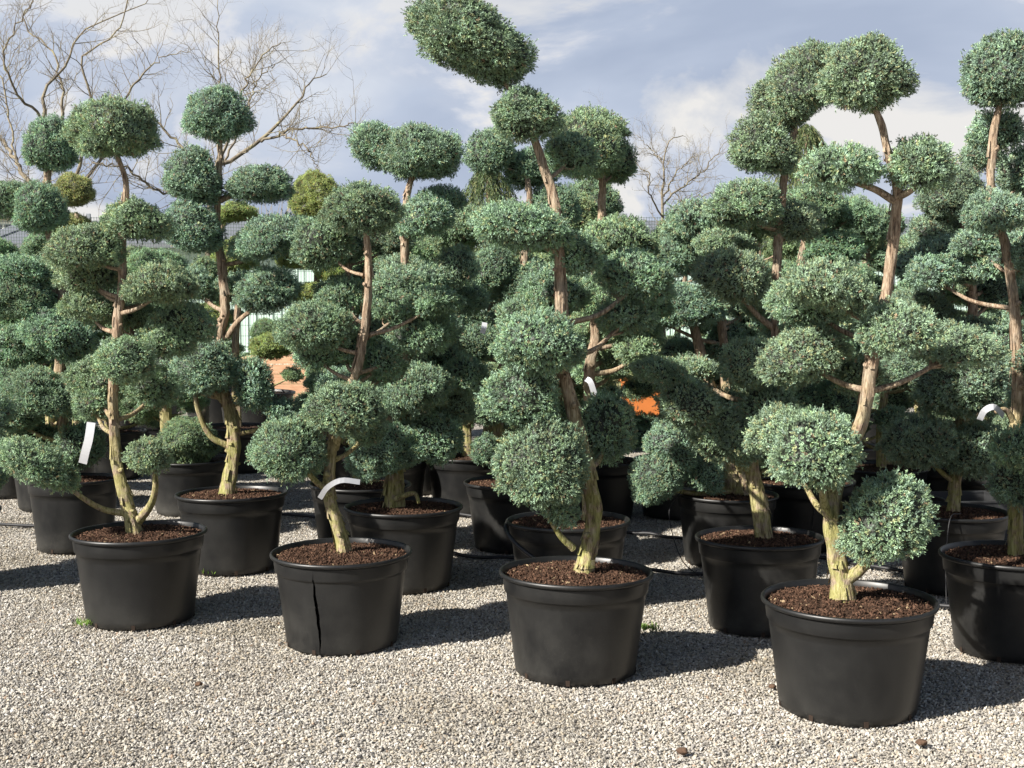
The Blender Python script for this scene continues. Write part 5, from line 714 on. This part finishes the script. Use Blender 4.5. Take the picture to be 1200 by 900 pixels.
def gravel():
    rng = np.random.default_rng(4); size = 1.5; n = 22500
    g = int(math.sqrt(n)); ix, iy = np.meshgrid(np.arange(g), np.arange(g)); cell = size / g
    P = np.stack([(ix.ravel() + .5) * cell - size / 2, (iy.ravel() + .5) * cell - size / 2], 1); P += rng.uniform(-.5, .5, P.shape) * cell * 1.1
    n = len(P); bV, bF = ICO1; m = len(bV)
    S = (.0040 + .0038 * rng.random(n) ** 1.7)[:, None] * np.stack([rng.uniform(.9, 1.5, n), rng.uniform(.75, 1.1, n), rng.uniform(.5, .85, n)], 1)
    th = rng.uniform(0, 6.28, n); tl = rng.normal(scale=.45, size=(n, 2))
    L = bV[None] * S[:, None, :] * rng.uniform(.72, 1.22, (n, m))[:, :, None]
    L[..., 2] += L[..., 0] * tl[:, :1] + L[..., 1] * tl[:, 1:]
    c, s = np.cos(th)[:, None], np.sin(th)[:, None]
    X = L[..., 0] * c - L[..., 1] * s + P[:, :1]; Y = L[..., 0] * s + L[..., 1] * c + P[:, 1:]; Z = L[..., 2] + (rng.uniform(-.002, .010, n))[:, None]
    Vv = np.stack([X, Y, Z], 2).reshape(-1, 3); Ff = (bF[None] + (np.arange(n) * m)[:, None, None]).reshape(-1, 3)
    pal = np.array([.985, 1.0, 1.045]) * np.array([(.585, .55, .475), (.505, .465, .395), (.42, .395, .355), (.64, .615, .555), (.28, .265, .245), (.53, .465, .36), (.13, .125, .12), (.44, .32, .23), (.76, .735, .68)]) * .82
    w = np.array([.24, .20, .15, .14, .09, .10, .03, .01, .04]); col = pal[rng.choice(len(pal), n, p=w / w.sum())] * rng.uniform(.8, 1.15, (n, 1))
    me = tri_mesh('gravel', Vv, Ff, M['stone'], np.repeat(col, m, 0))
    o = link('gravel', me, loc=(0, 8.75, -.014), kind='stuff', label='pale grey and beige crushed stone gravel covering the yard', category='gravel')
    ng = bpy.data.node_groups.new('gravel_tiles', 'GeometryNodeTree')
    ng.interface.new_socket('Geometry', in_out='INPUT', socket_type='NodeSocketGeometry'); ng.interface.new_socket('Geometry', in_out='OUTPUT', socket_type='NodeSocketGeometry')
    N = ng.nodes.new; l = ng.links.new
    gi, go = N('NodeGroupInput'), N('NodeGroupOutput')
    nx, ny = 9, 8
    gr = N('GeometryNodeMeshGrid'); gr.inputs['Size X'].default_value = size * (nx - 1); gr.inputs['Size Y'].default_value = size * (ny - 1)
    gr.inputs['Vertices X'].default_value = nx; gr.inputs['Vertices Y'].default_value = ny
    rv = N('FunctionNodeRandomValue'); rv.data_type = 'INT'; rv.inputs[4].default_value = 0; rv.inputs[5].default_value = 3
    mu = N('ShaderNodeMath'); mu.operation = 'MULTIPLY'; mu.inputs[1].default_value = math.pi / 2; l(rv.outputs[2], mu.inputs[0])
    cx = N('ShaderNodeCombineXYZ'); l(mu.outputs[0], cx.inputs[2])
    ip = N('GeometryNodeInstanceOnPoints'); l(gr.outputs[0], ip.inputs['Points']); l(gi.outputs[0], ip.inputs['Instance']); l(cx.outputs[0], ip.inputs['Rotation'])
    l(ip.outputs[0], go.inputs[0])
    md = o.modifiers.new('tiles', 'NODES'); md.node_group = ng
gravel()

# ------------------------------------------------------------------ potted junipers
def tree_root(name, x, y, label, cat, group=None):
    e = bpy.data.objects.new(name, None); COL.objects.link(e); e.location = (x, y, 0); e.empty_display_size = .2
    e['label'] = label; e['category'] = cat
    if group: e['group'] = group
    return e
def near_trunk(tr, z):
    z = max(tr[0][2] + .03, min(tr[-1][2], z))
    for p, q in zip(tr[:-1], tr[1:]):
        if min(p[2], q[2]) <= z <= max(p[2], q[2]):
            t = (z - p[2]) / (q[2] - p[2] + 1e-9); return np.array(p) * (1 - t) + np.array(q) * t
    return np.array(tr[-1])
NEAR_NAMES = dict(T8='the gnarled-footed juniper', T12='the one with a tiny hanging ball', T13='the twin-stemmed juniper', T14='the pot hung with a tube', T11='the sawn-branch juniper',
                  T15='the juniper behind the split pot', T22='the low pad spilling over', T20='the juniper behind the tagged one', T6='the juniper with the white tag', T5='the broad-domed juniper',
                  G1='the yellowish round-topped juniper', G2='the yellowish flat-topped juniper', G3='the bonsai-style conifer')
def tb(k): T = [t for t in TREES if t['key'] == k][0]; return T['X'], T['Y']
def build_tree(T, idx):
    rng = np.random.default_rng(100 + idx); near = T['Y'] < 9.5
    lab = T['label']
    if not lab:
        k = min(NEAR_NAMES, key=lambda k: math.dist((T['X'], T['Y']), tb(k)))
        dk = math.dist((T['X'], T['Y']), tb(k))
        lab = ('cloud-pruned juniper of the back rows standing next to ' + NEAR_NAMES[k]) if dk < 1.9 else ('cloud-pruned juniper deep in the farthest rows, near the weeping conifers' if math.dist((T['X'], T['Y']), (-.22, 11.9)) < 2 or math.dist((T['X'], T['Y']), (2.55, 11.2)) < 2 else 'cloud-pruned juniper deep in the farthest rows towards the fence')
    root = tree_root('potted_juniper', T['X'], T['Y'], lab, 'potted tree', 'potted cloud-pruned junipers standing in rows' if not T['label'] else 'potted cloud-pruned junipers standing in rows')
    s = T['D'] / .70; sz = T['H'] / .455; kind = 'crack' if T.get('crack') else 'std'
    body, rim, slot, inner = pot_meshes(kind)
    pot = link('pot', body, root); pot.scale = (s, s, sz); rz = rng.uniform(0, 6.28) if kind == 'std' else 0
    pot.rotation_euler = (R(rng.uniform(-.8, .8)), R(rng.uniform(-.8, .8)), rz)
    link('rim', rim, pot)
    if inner: link('root_ball', inner, root).scale = (s, s, sz)
    if near:
        for k in range(8):
            a = k * math.pi / 4 + .4; sl = link('drain_slot', slot, pot, (RB * math.cos(a), RB * math.sin(a), .002), (0, 0, a + math.pi / 2))
    so = link('soil', SOIL[idx % 3] if near else SOIL_FAR, root, (0, 0, T['H'] * .935), (0, 0, rng.uniform(0, 6.28))); so.scale = (s * .995, s * .995, 1)
    tr = [(p[0], p[1], p[2], p[3] * .68) for p in T['trunk']]; tr0 = list(tr)
    z0 = T['H'] * .93
    f = tr[0]; base = [(f[0], f[1], z0 - .06, f[3] * 1.2), (f[0], f[1], z0 + .012, f[3] * 1.08)]
    pts = base + [p for p in tr[1:]]
    n = max(12, int((pts[-1][2] - pts[0][2]) / (.022 if near else .07)))
    P = spline(pts, n); seg = 18 if near else 8
    if near:
        for i in range(n):
            P[i, 0] += .006 * mnoise.noise((idx, 0, P[i, 2] * 9)); P[i, 3] *= 1 + .10 * mnoise.noise((idx, 5, P[i, 2] * 11))
    V, F = [], []; tube(P, seg, V, F, rng, .17 if near else .1)
    if near:                                # loose strips of peeling bark
        for _ in range(90):
            i = int(rng.integers(2, max(3, n - 8))); a = rng.uniform(0, 6.28); r = P[i, 3]; L = int(rng.integers(1, 4))
            w = rng.uniform(.12, .3); lift = rng.uniform(.004, .012) * (1 if rng.random() < .8 else 1.8); b = len(V); j = min(i + L, n - 1)
            for (q, e) in ((i, lift), (j, .0025)):
                for da in (-w, w):
                    rr = P[q, 3] * 1.06 + e; V.append((P[q, 0] + rr * math.cos(a + da), P[q, 1] + rr * math.sin(a + da), P[q, 2]))
            F.append((b, b + 1, b + 3, b + 2))
        for _ in range(7):                  # sawn-off stubs
            i = int(rng.integers(4, n - 4)); a = rng.uniform(3.6, 6.0) if rng.random() < .7 else rng.uniform(0, 6.28); r = P[i, 3]; u = np.array((math.cos(a), math.sin(a), rng.uniform(.1, .6))); u /= np.linalg.norm(u)
            L = r + rng.uniform(.008, .03); k = rng.uniform(.007, .014) * min(1, r / .03); tube(np.array([(*(P[i, :3] + u * r * .3), k * 1.5), (*(P[i, :3] + u * r), k * 1.2), (*(P[i, :3] + u * L), k)]), 8, V, F)
    link('trunk', poly_mesh('trunk', V, F, M['bark'], near), root)
    for L in T['limbs']:
        V, F = [], []; tube(spline(L, 16), 10, V, F, rng, .12); link('branch', poly_mesh('branch', V, F, M['bark'], True), root)
    ends = [L[-1] for L in T['limbs']]
    tint = (1.32, 1.08, .66) if T.get('gold') else None; tv = rng.uniform(.94, 1.08) * np.array([rng.uniform(.92, 1.04), 1.0, rng.uniform(.90, 1.10)])
    for (x, y, z, a, c, tilt) in T['pads']:
        a = a * 1.09 - .003; c = c * 1.07 - .006
        tt = tuple(float(v * t) for v, t in zip(tv, tint or ((1, 1, 1) if near else (1.05, 1.03, .92))))
        add_pad(root, x, y, z, a, c, tilt, rng, tt)
        q = near_trunk(tr0, z - c * .6 - .12); h = math.hypot(x - q[0], y - q[1])
        if h < a * .45 or any(math.dist((x, y, z), e[:3]) < a * 1.1 for e in ends): continue
        h2 = min(1.0, h / .5); q = near_trunk(tr0, z - c * .5 - .34 * h)
        e = np.array((x, y, z - c * .25)); m1 = q[:3] * .6 + e * .4 + np.array((rng.uniform(-.02, .02), rng.uniform(-.02, .02), -.03 * h2 - .01))
        r0 = min(q[3] * .45, .008 + .010 * h2)
        pts = [(q[0], q[1], q[2], r0 * 1.2), (*m1, r0), (*(m1 * .45 + e * .55 + [0, 0, -.01]), r0 * .8), (*e, r0 * .5)]
        V, F = [], []; tube(spline(pts, 10), 8 if near else 5, V, F, rng, .12); link('branch', poly_mesh('branch', V, F, M['bark'], True), root)
        if near:       # forked twigs that carry the pad
            V, F = [], []
            for _ in range(4):
                g = np.array(((x + rng.uniform(-.6, .6) * a), (y + rng.uniform(-.6, .6) * a), z - c * .2)); st = np.array(pts[2][:3])
                tube(spline([(*st, r0 * .55), (*((st + g) / 2 + rng.normal(scale=.015, size=3)), r0 * .42), (*g, r0 * .25)], 6), 5, V, F)
            link('twigs', poly_mesh('twigs', V, F, M['bark'], True), root)
    return root
ROOTS = {}
for i, T in enumerate(TREES):
    ROOTS.setdefault(T['key'], build_tree(T, i))

def tag(root, pts, width, mat, thick=.0012):
    """a strip label: ribbon swept along pts (local to the tree), width across y/x"""
    P = spline([(*p, .01) for p in pts], 12)[:, :3]; V, F = [], []
    d = np.gradient(P, axis=0); d /= np.linalg.norm(d, axis=1)[:, None]
    for i in range(len(P)):
        s = np.cross(d[i], [.15, -1, .25]); s /= np.linalg.norm(s); nrm = np.cross(s, d[i])
        for a, b in ((-1, -1), (1, -1), (1, 1), (-1, 1)): V.append(tuple(P[i] + s * a * width / 2 + nrm * b * thick))
    for i in range(len(P) - 1):
        for k in range(4): a, b = i * 4 + k, i * 4 + (k + 1) % 4; F.append((a, b, b + 4, a + 4))
    F += [(0, 1, 2, 3), tuple(len(V) - 4 + k for k in (3, 2, 1, 0))]
    return link('plant_tag', poly_mesh('plant_tag', V, F, mat, False), root)
for (k, pts, w, mm) in TAGS: tag(ROOTS[k], pts, w, M[mm])
if 'T9' in ROOTS:      # strip of torn rim hanging over the front of the pot
    P = [(-.345, .0, .452), (-.352, -.10, .43), (-.30, -.22, .375), (-.19, -.315, .305), (-.09, -.345, .262), (-.02, -.352, .245)]
    V, F = [], []; tube(spline([(*p, .012) for p in P], 24), 8, V, F); link('torn_rim', poly_mesh('torn_rim', V, F, M['pot'], True), ROOTS['T9'])

# ------------------------------------------------------------------ hoses and drip tubes
HL = ['black irrigation hose running across the gravel between the first and second pots', 'black irrigation hose lying on the gravel behind the second row of pots', 'black irrigation hose lying far back before the big grey pots']
for h, lab in zip(HOSES, HL):
    rng = np.random.default_rng(len(h)); V, F = [], []
    P = spline([(x, y, .022, .0125) for x, y in h], 90); P[:, 1] += .02 * np.sin(np.arange(90) * .7) ; P[:, 2] = .019 + .004 * np.sin(np.arange(90) * .9)
    tube(P, 8, V, F); link('irrigation_hose', poly_mesh('irrigation_hose', V, F, M['hose'], True), label=lab, category='hose')
def drip(P, lab, r=.0032):
    V, F = [], []; tube(spline([(*p, r) for p in P], 30), 5, V, F); link('drip_tube', poly_mesh('drip_tube', V, F, M['hose'], True), label=lab, category='tube')
def tb(k): T = [t for t in TREES if t['key'] == k][0]; return T['X'], T['Y']
x, y = tb('T11'); drip([(x - .05, y - .30, .49), (x - .13, y - .36, .47), (x - .17, y - .42, .25), (x - .19, y - .50, .03), (x - .22, y - .60, .012)], 'thin drip tube hanging down the pot beside the sawn-branch juniper')
x, y = tb('T13'); drip([(x - .31, y - .14, .48), (x - .40, y - .26, .36), (x - .34, y - .40, .1), (x - .22, y - .5, .012), (x - .1, y - .48, .012)], 'thin drip tube looping off the pot of the twin-stemmed juniper')
x, y = tb('T14'); drip([(x - .12, y - .2, .47), (x - .03, y - .355, .468), (x - .015, y - .352, .40), (x - .02, y - .318, .2), (x - .05, y - .30, .04)], 'thin drip tube hanging straight down the front of a dusty pot', .004)

# ------------------------------------------------------------------ trays and an empty bowl behind the right-hand pots
def tray(x, y, z, w, h, rz, lab):
    e = tree_root('nursery_tray', x, y, lab, 'tray', 'black plastic trays'); e.location.z = z; e.rotation_euler = (0, 0, rz); t = .012
    link('base', box_mesh('base', (-w / 2, -w / 2, 0), (w / 2, w / 2, .012), M['tray']), e)
    for k in range(4):
        V, F = [], []; box(V, F, (-w / 2 + .001, -w / 2, .0125), (w / 2 - t - .001, -w / 2 + t, h)); box(V, F, (-w / 2 - .006, -w / 2 - .008, h + .0005), (w / 2 - t, -w / 2 + t + .004, h + .012))
        o = link('side', poly_mesh('side', V, F, M['tray']), e); o.rotation_euler = (0, 0, k * math.pi / 2)
for k in range(3): tray(3.10, 8.62, k * .125, .46, .112, .12, ['black plastic tray at the bottom of the higher stack', 'black plastic tray in the middle of the higher stack', 'black plastic tray on top of the higher stack'][k])
for k in range(2): tray(2.58, 8.75, k * .125, .42, .112, -.1, ['black plastic tray under the empty bowl stack', 'black plastic tray directly beneath the empty round bowl'][k])
V, F = [], []; lathe([(0, .0), (.11, .0), (.115, .006), (.15, .085), (.162, .088), (.162, .098), (.148, .098), (.112, .014), (0, .012)], 40, V, F)
link('empty_bowl', poly_mesh('empty_bowl', V, F, M['tray'], True), None, (2.60, 8.72, .262), label='shallow round black bowl standing empty on plastic trays', category='bowl')

# ------------------------------------------------------------------ clods and weeds
for i, (x, y) in enumerate(CLODS):
    rng = np.random.default_rng(i); Vv, Ff = ico(3); r = 1 + .3 * np.array([mnoise.noise(tuple(v * 1.6 + i * 3)) for v in Vv]) + .15 * np.array([mnoise.noise(tuple(v * 5 + i)) for v in Vv])
    link('soil_clod', tri_mesh('soil_clod', Vv * r[:, None] * np.array([.022, .018, .013]) * (1 if i < 2 else .75), Ff, M['clod'], None, True), None, (x, y, .014), label='small dark brown clod lying on the pale gravel', category='clod', group='clods on the gravel')
def grass_mesh(name, n, rx, ry, hgt, wid, seed, col):
    rng = np.random.default_rng(seed); B = np.stack([rng.uniform(-rx, rx, n), rng.uniform(-ry, ry, n), np.full(n, .003)], 1); A = unit(np.array([0, 0, 1.0]) + rng.normal(scale=.25, size=(n, 3)))
    c = np.array(col)[rng.integers(0, len(col), n)] * rng.uniform(.7, 1.3, (n, 1)); V, F, C = blades(B, A, rng, 3, hgt, wid, c * .8, c * 1.2, (.1, .7)); V[:, 2] = np.maximum(V[:, 2], .002)
    return tri_mesh(name, V, F, M['leaf'], C)
for i, (x, y) in enumerate(WEEDS):
    link('weed', grass_mesh('weed', 26, .05, .035, .035, .003, i, [(.14, .26, .05), (.20, .30, .06)]), None, (x, y, .006), label='tiny green weed sprouting from the gravel by the pots', category='weed', group='weeds in the gravel')

# ------------------------------------------------------------------ bare trees
def bare_tree(limbs, seed, lab, twig=1.0, thin=.56):
    rng = np.random.default_rng(seed); b = np.array(limbs[0][0][:3]); b[2] = 0
    root = tree_root('bare_tree', b[0], b[1], lab, 'tree', 'leafless trees behind the nursery')
    loc = [[(p[0] - b[0], p[1] - b[1], p[2], p[3]) for p in L] for L in limbs]
    loc[0] = [(0, 0, -.05, loc[0][0][3] * 1.3)] + loc[0]
    TV, TF, CV, CF = [], [], [], []
    tips = []
    for i, L in enumerate(loc):
        P = spline(L, 26); P[:, 3] *= thin
        for k in range(1, 26): P[k, :3] += rng.normal(scale=.012, size=3)
        tube(P, 8, *( (TV, TF) if i == 0 else (CV, CF)), rng, .08)
        st = 9 if i == 0 else 4
        for k in range(st, 26):
            if P[k, 2] < 2.3: continue
            for _ in range(1 if rng.random() < .8 else 0): tips.append((P[k], P[min(k, 24) + 1, :3] - P[min(k, 24), :3], 1))
    def grow(p, d, lev, L, r):
        n = 5; q = [(*p, r)]; d = d / (np.linalg.norm(d) + 1e-9); c = np.array(p, float)
        for j in range(1, n + 1):
            d = d + rng.normal(scale=.16, size=3) + np.array([0, 0, .10]); d /= np.linalg.norm(d); c = c + d * L / n
            q.append((*c, r * (1 - .65 * j / n)))
            if lev < 3 and rng.random() < (.85 if lev == 1 else .7):
                s = np.cross(d, rng.normal(size=3)); s /= np.linalg.norm(s); grow(c, d * .75 + s * .9, lev + 1, L * rng.uniform(.35, .6), r * .6)
        tube(np.array(q), 3 if lev > 1 else 4, CV, CF, cap=False)
    for p, d, lev in tips:
        d = d / (np.linalg.norm(d) + 1e-9); s = np.cross(d, rng.normal(size=3)); s /= np.linalg.norm(s)
        grow(p[:3], d * .5 + s * .9 + np.array([0, 0, .15]), 1, rng.uniform(.2, .6) * twig, min(p[3] * .5, .0055))
    link('trunk', poly_mesh('trunk', TV, TF, M['twig'], True), root); link('crown', poly_mesh('crown', CV, CF, M['twig'], True), root)
bare_tree(BARE_A, 3, 'large leafless tree with a wide fan of upswept branches'); bare_tree(BARE_B, 8, 'leafless tree with one long limb stretching level past the high round ball'); bare_tree(BARE_C, 5, 'small pale leafless tree forking in the gap between the junipers', .7, .42)
V, F = [], []; rng = np.random.default_rng(77)
def far_bush(x, y, h, w, lab):
    root = tree_root('leafless_shrub', x, y, lab, 'shrub'); V, F, V2, F2 = [], [], [], []
    for k in range(9):
        a = k * .7; e = np.array((w * .3 * math.cos(a), w * .3 * math.sin(a), h * .55)); tube(spline([(0, 0, 0, .06), (*(e * .5), .045), (*e, .03)], 6), 5, V, F)
        for _ in range(60):
            st = e * rng.uniform(.5, 1); en = st + rng.normal(size=3) * [w * .22, w * .22, h * .16] + [0, 0, h * .2]; en[2] = min(en[2], h); tube(np.array([(*st, .018), (*((st + en) / 2 + rng.normal(scale=.06, size=3)), .013), (*en, .008)]), 3, V2, F2, cap=False)
    link('trunk', poly_mesh('trunk', V, F, M['twig']), root); link('crown', poly_mesh('crown', V2, F2, M['twig']), root)
far_bush(-7.2, 40, 5.0, 3.2, 'hazy brown leafless shrub beyond the shed roof')

# ------------------------------------------------------------------ weeping conifers
def weeper(x, y, h, w, seed, lab):
    rng = np.random.default_rng(seed); root = tree_root('weeping_conifer', x, y, lab, 'tree')
    V, F = [], []; tube(spline([(0, 0, 0, .07), (.03, 0, h * .5, .05), (0, 0, h * .97, .02)], 14), 8, V, F, rng, .1); link('trunk', poly_mesh('trunk', V, F, M['bark'], True), root)
    n = 6500; t = rng.random(n); z = h * (.28 + .72 * t); r = w * (1 - t ** 2.6) ** .6 * rng.uniform(.45, 1, n) ** .6; a = rng.uniform(0, 6.28, n); r *= 1 + .18 * np.sin(a * 4 + z * 3)
    B = np.stack([r * np.cos(a), r * np.sin(a), z], 1); A = unit(np.stack([np.cos(a) * .35, np.sin(a) * .35, np.full(n, -1.)], 1) + rng.normal(scale=.15, size=(n, 3)))
    c = np.array([.085, .125, .048]) * rng.uniform(.6, 1.4, (n, 1)); c[rng.random(n) > .8] = (.17, .18, .07)
    Vv, Ff, C = blades(B, A, rng, 7, .035, .0032, c * .7, c * 1.3, (.1, .7), .09); link('crown', tri_mesh('crown', Vv, Ff, M['leaf'], C), root)
weeper(-.22, 11.9, 3.0, .42, 1, 'dark weeping conifer with drooping sprays behind the tallest juniper'); weeper(2.55, 11.2, 3.25, .40, 2, 'dark weeping conifer with hanging sprays under the arched juniper top')

# ------------------------------------------------------------------ fence, shed and office beyond the yard
FY = 24.0; FH = 3.3
fence = tree_root('wire_fence', 0, FY, 'tall grey-green welded wire fence closing off the back of the yard', 'fence')
V, F = [], []; box(V, F, (-.035, -.03, 0), (.035, .03, FH + .06)); pm = poly_mesh('post', V, F, M['post'])
V, F = [], []
for k in range(1, 50): x = k * .05; box(V, F, (x - .0035, -.0035, .05), (x + .0035, .0035, FH))
zz = .08
while zz < FH: box(V, F, (.04, -.0105, zz), (2.46, -.0040, zz + .008)); zz += (.2 if zz < 2.5 else .06)
wm = poly_mesh('wire_panel', V, F, M['wire'])
x0 = -(600 - 263) / 1500 * FY - 2.5 * 3
for k in range(11):
    link('post', pm, fence, (x0 + 2.5 * k, 0, 0))
    if k < 10: link('wire_panel', wm, fence, (x0 + 2.5 * k, 0, 0))
shed = tree_root('storage_shed', 0, 31, 'long low shed with mint-white cladding and a grey roof behind the fence', 'shed')
V, F = [], []; box(V, F, (.01, 0, 0), (.99, .05, 3.08))
for q in (.2, .4, .6, .8): box(V, F, (q - .02, -.022, 0.01), (q + .02, -.0005, 3.07))
wp = poly_mesh('wall_panel', V, F, M['mint'])
V, F = [], []; b = [(.0, -.35, 3.10), (1.0, -.35, 3.10), (1.0, 3.4, 3.86), (0, 3.4, 3.86)]; V = b + [(x, y, z + .05) for x, y, z in b]; F = [(0, 3, 2, 1), (4, 5, 6, 7), (0, 1, 5, 4), (1, 2, 6, 5), (2, 3, 7, 6), (3, 0, 4, 7)]
bb = len(V); V += [(x_, y_, z_ + .09) for x_, y_, z_ in [(.44, -.35, 3.10), (.56, -.35, 3.10), (.56, 3.4, 3.86), (.44, 3.4, 3.86)]] + [(x_, y_, z_ + .0505) for x_, y_, z_ in [(.44, -.35, 3.10), (.56, -.35, 3.10), (.56, 3.4, 3.86), (.44, 3.4, 3.86)]]
F += [(bb, bb + 1, bb + 2, bb + 3), (bb, bb + 4, bb + 5, bb + 1), (bb + 1, bb + 5, bb + 6, bb + 2), (bb + 3, bb + 2, bb + 6, bb + 7), (bb, bb + 3, bb + 7, bb + 4)]
rp = poly_mesh('roof_sheet', V, F, M['roof'])
for k in range(-13, 14):
    link('wall_panel', wp, shed, (k * 1.0, 0, 0)); link('roof_sheet', rp, shed, (k * 1.002, 0, 0))
link('back_wall', box_mesh('back_wall', (-13, 3.2, 0), (14, 3.3, 3.7), M['mint']), shed)
V, F = [], []; box(V, F, (-13, -.42, 3.02), (14, -.36, 3.12)); link('gutter', poly_mesh('gutter', V, F, M['roof']), shed)
off = tree_root('office_building', -17.5, 38, 'cream rendered building with white window frames at the edge of the yard', 'building')
link('wall', box_mesh('wall', (-3.5, 0, 0), (3.4, 6, 4.25), M['render']), off)
V, F = [], []; box(V, F, (-3.7, -.3, 4.251), (3.6, 6.3, 4.42))
link('roof', poly_mesh('roof', V, F, M['roof']), off)
for (wx, wz) in [(a, b) for a in (-2.6, -.9, .8, 2.5) for b in (.9, 3.05)]:
    V, F = [], []
    for lo, hi in (((-.5, -.05, 0), (.5, -.003, .07)), ((-.5, -.05, .98), (.5, -.003, 1.05)), ((-.5, -.05, .071), (-.43, -.003, .979)), ((.43, -.05, .071), (.5, -.003, .979)), ((-.03, -.05, .071), (.03, -.003, .979))): box(V, F, lo, hi)
    w = link('window', poly_mesh('window', V, F, M['white']), off, (wx, 0, wz)); link('pane', box_mesh('pane', (-.43, -.02, .07), (.43, -.004, .98), M['glass']), w)

# timber crate and orange planter glimpsed through the rows
cr = tree_root('timber_crate', -3.68, 21.2, 'new pinkish timber crate of wide boards glimpsed between the junipers', 'crate')
for k in range(6): link('board', box_mesh('board', (-.52, 0, .03 + k * .165), (.62, .03, .03 + k * .165 + .155), M['wood']), cr)
for k in range(6): link('board', box_mesh('board', (-.55, .031, .03 + k * .165), (-.521, .9, .03 + k * .165 + .155), M['wood']), cr)
for px in (-.535, .62): link('corner_post', box_mesh('corner_post', (px - .03, -.045, 0), (px + .03, -.001, 1.08), M['steel']), cr)
pl = tree_root('planter_box', 2.00, 19.4, 'bright orange planter box glimpsed beneath the stepped juniper arm', 'planter')
V, F = [], []
V = [(-.28, -.2, 0), (.28, -.2, 0), (.28, .2, 0), (-.28, .2, 0), (-.33, -.24, .5), (.33, -.24, .5), (.33, .24, .5), (-.33, .24, .5)]; F = [(3, 2, 1, 0), (0, 1, 5, 4), (1, 2, 6, 5), (2, 3, 7, 6), (3, 0, 4, 7)]
link('body', poly_mesh('body', V, F, M['orange']), pl)
V, F = [], []
for lo, hi in (((-.36, -.27, .501), (.36, -.21, .56)), ((-.36, .21, .501), (.36, .27, .56)), ((-.36, -.209, .501), (-.30, .209, .56)), ((.30, -.209, .501), (.36, .209, .56))): box(V, F, lo, hi)
link('rim', poly_mesh('rim', V, F, M['orange']), pl); link('soil', box_mesh('soil', (-.30, -.21, .46), (.30, .21, .475), M['clod']), pl)
link('dry_grass', grass_mesh('dry_grass', 5000, 13, 2.6, .16, .006, 3, [(.30, .27, .12), (.20, .23, .08), (.36, .31, .16)]), None, (0, 26.2, 0), kind='stuff', label='pale dry grass growing along the foot of the fence', category='grass')
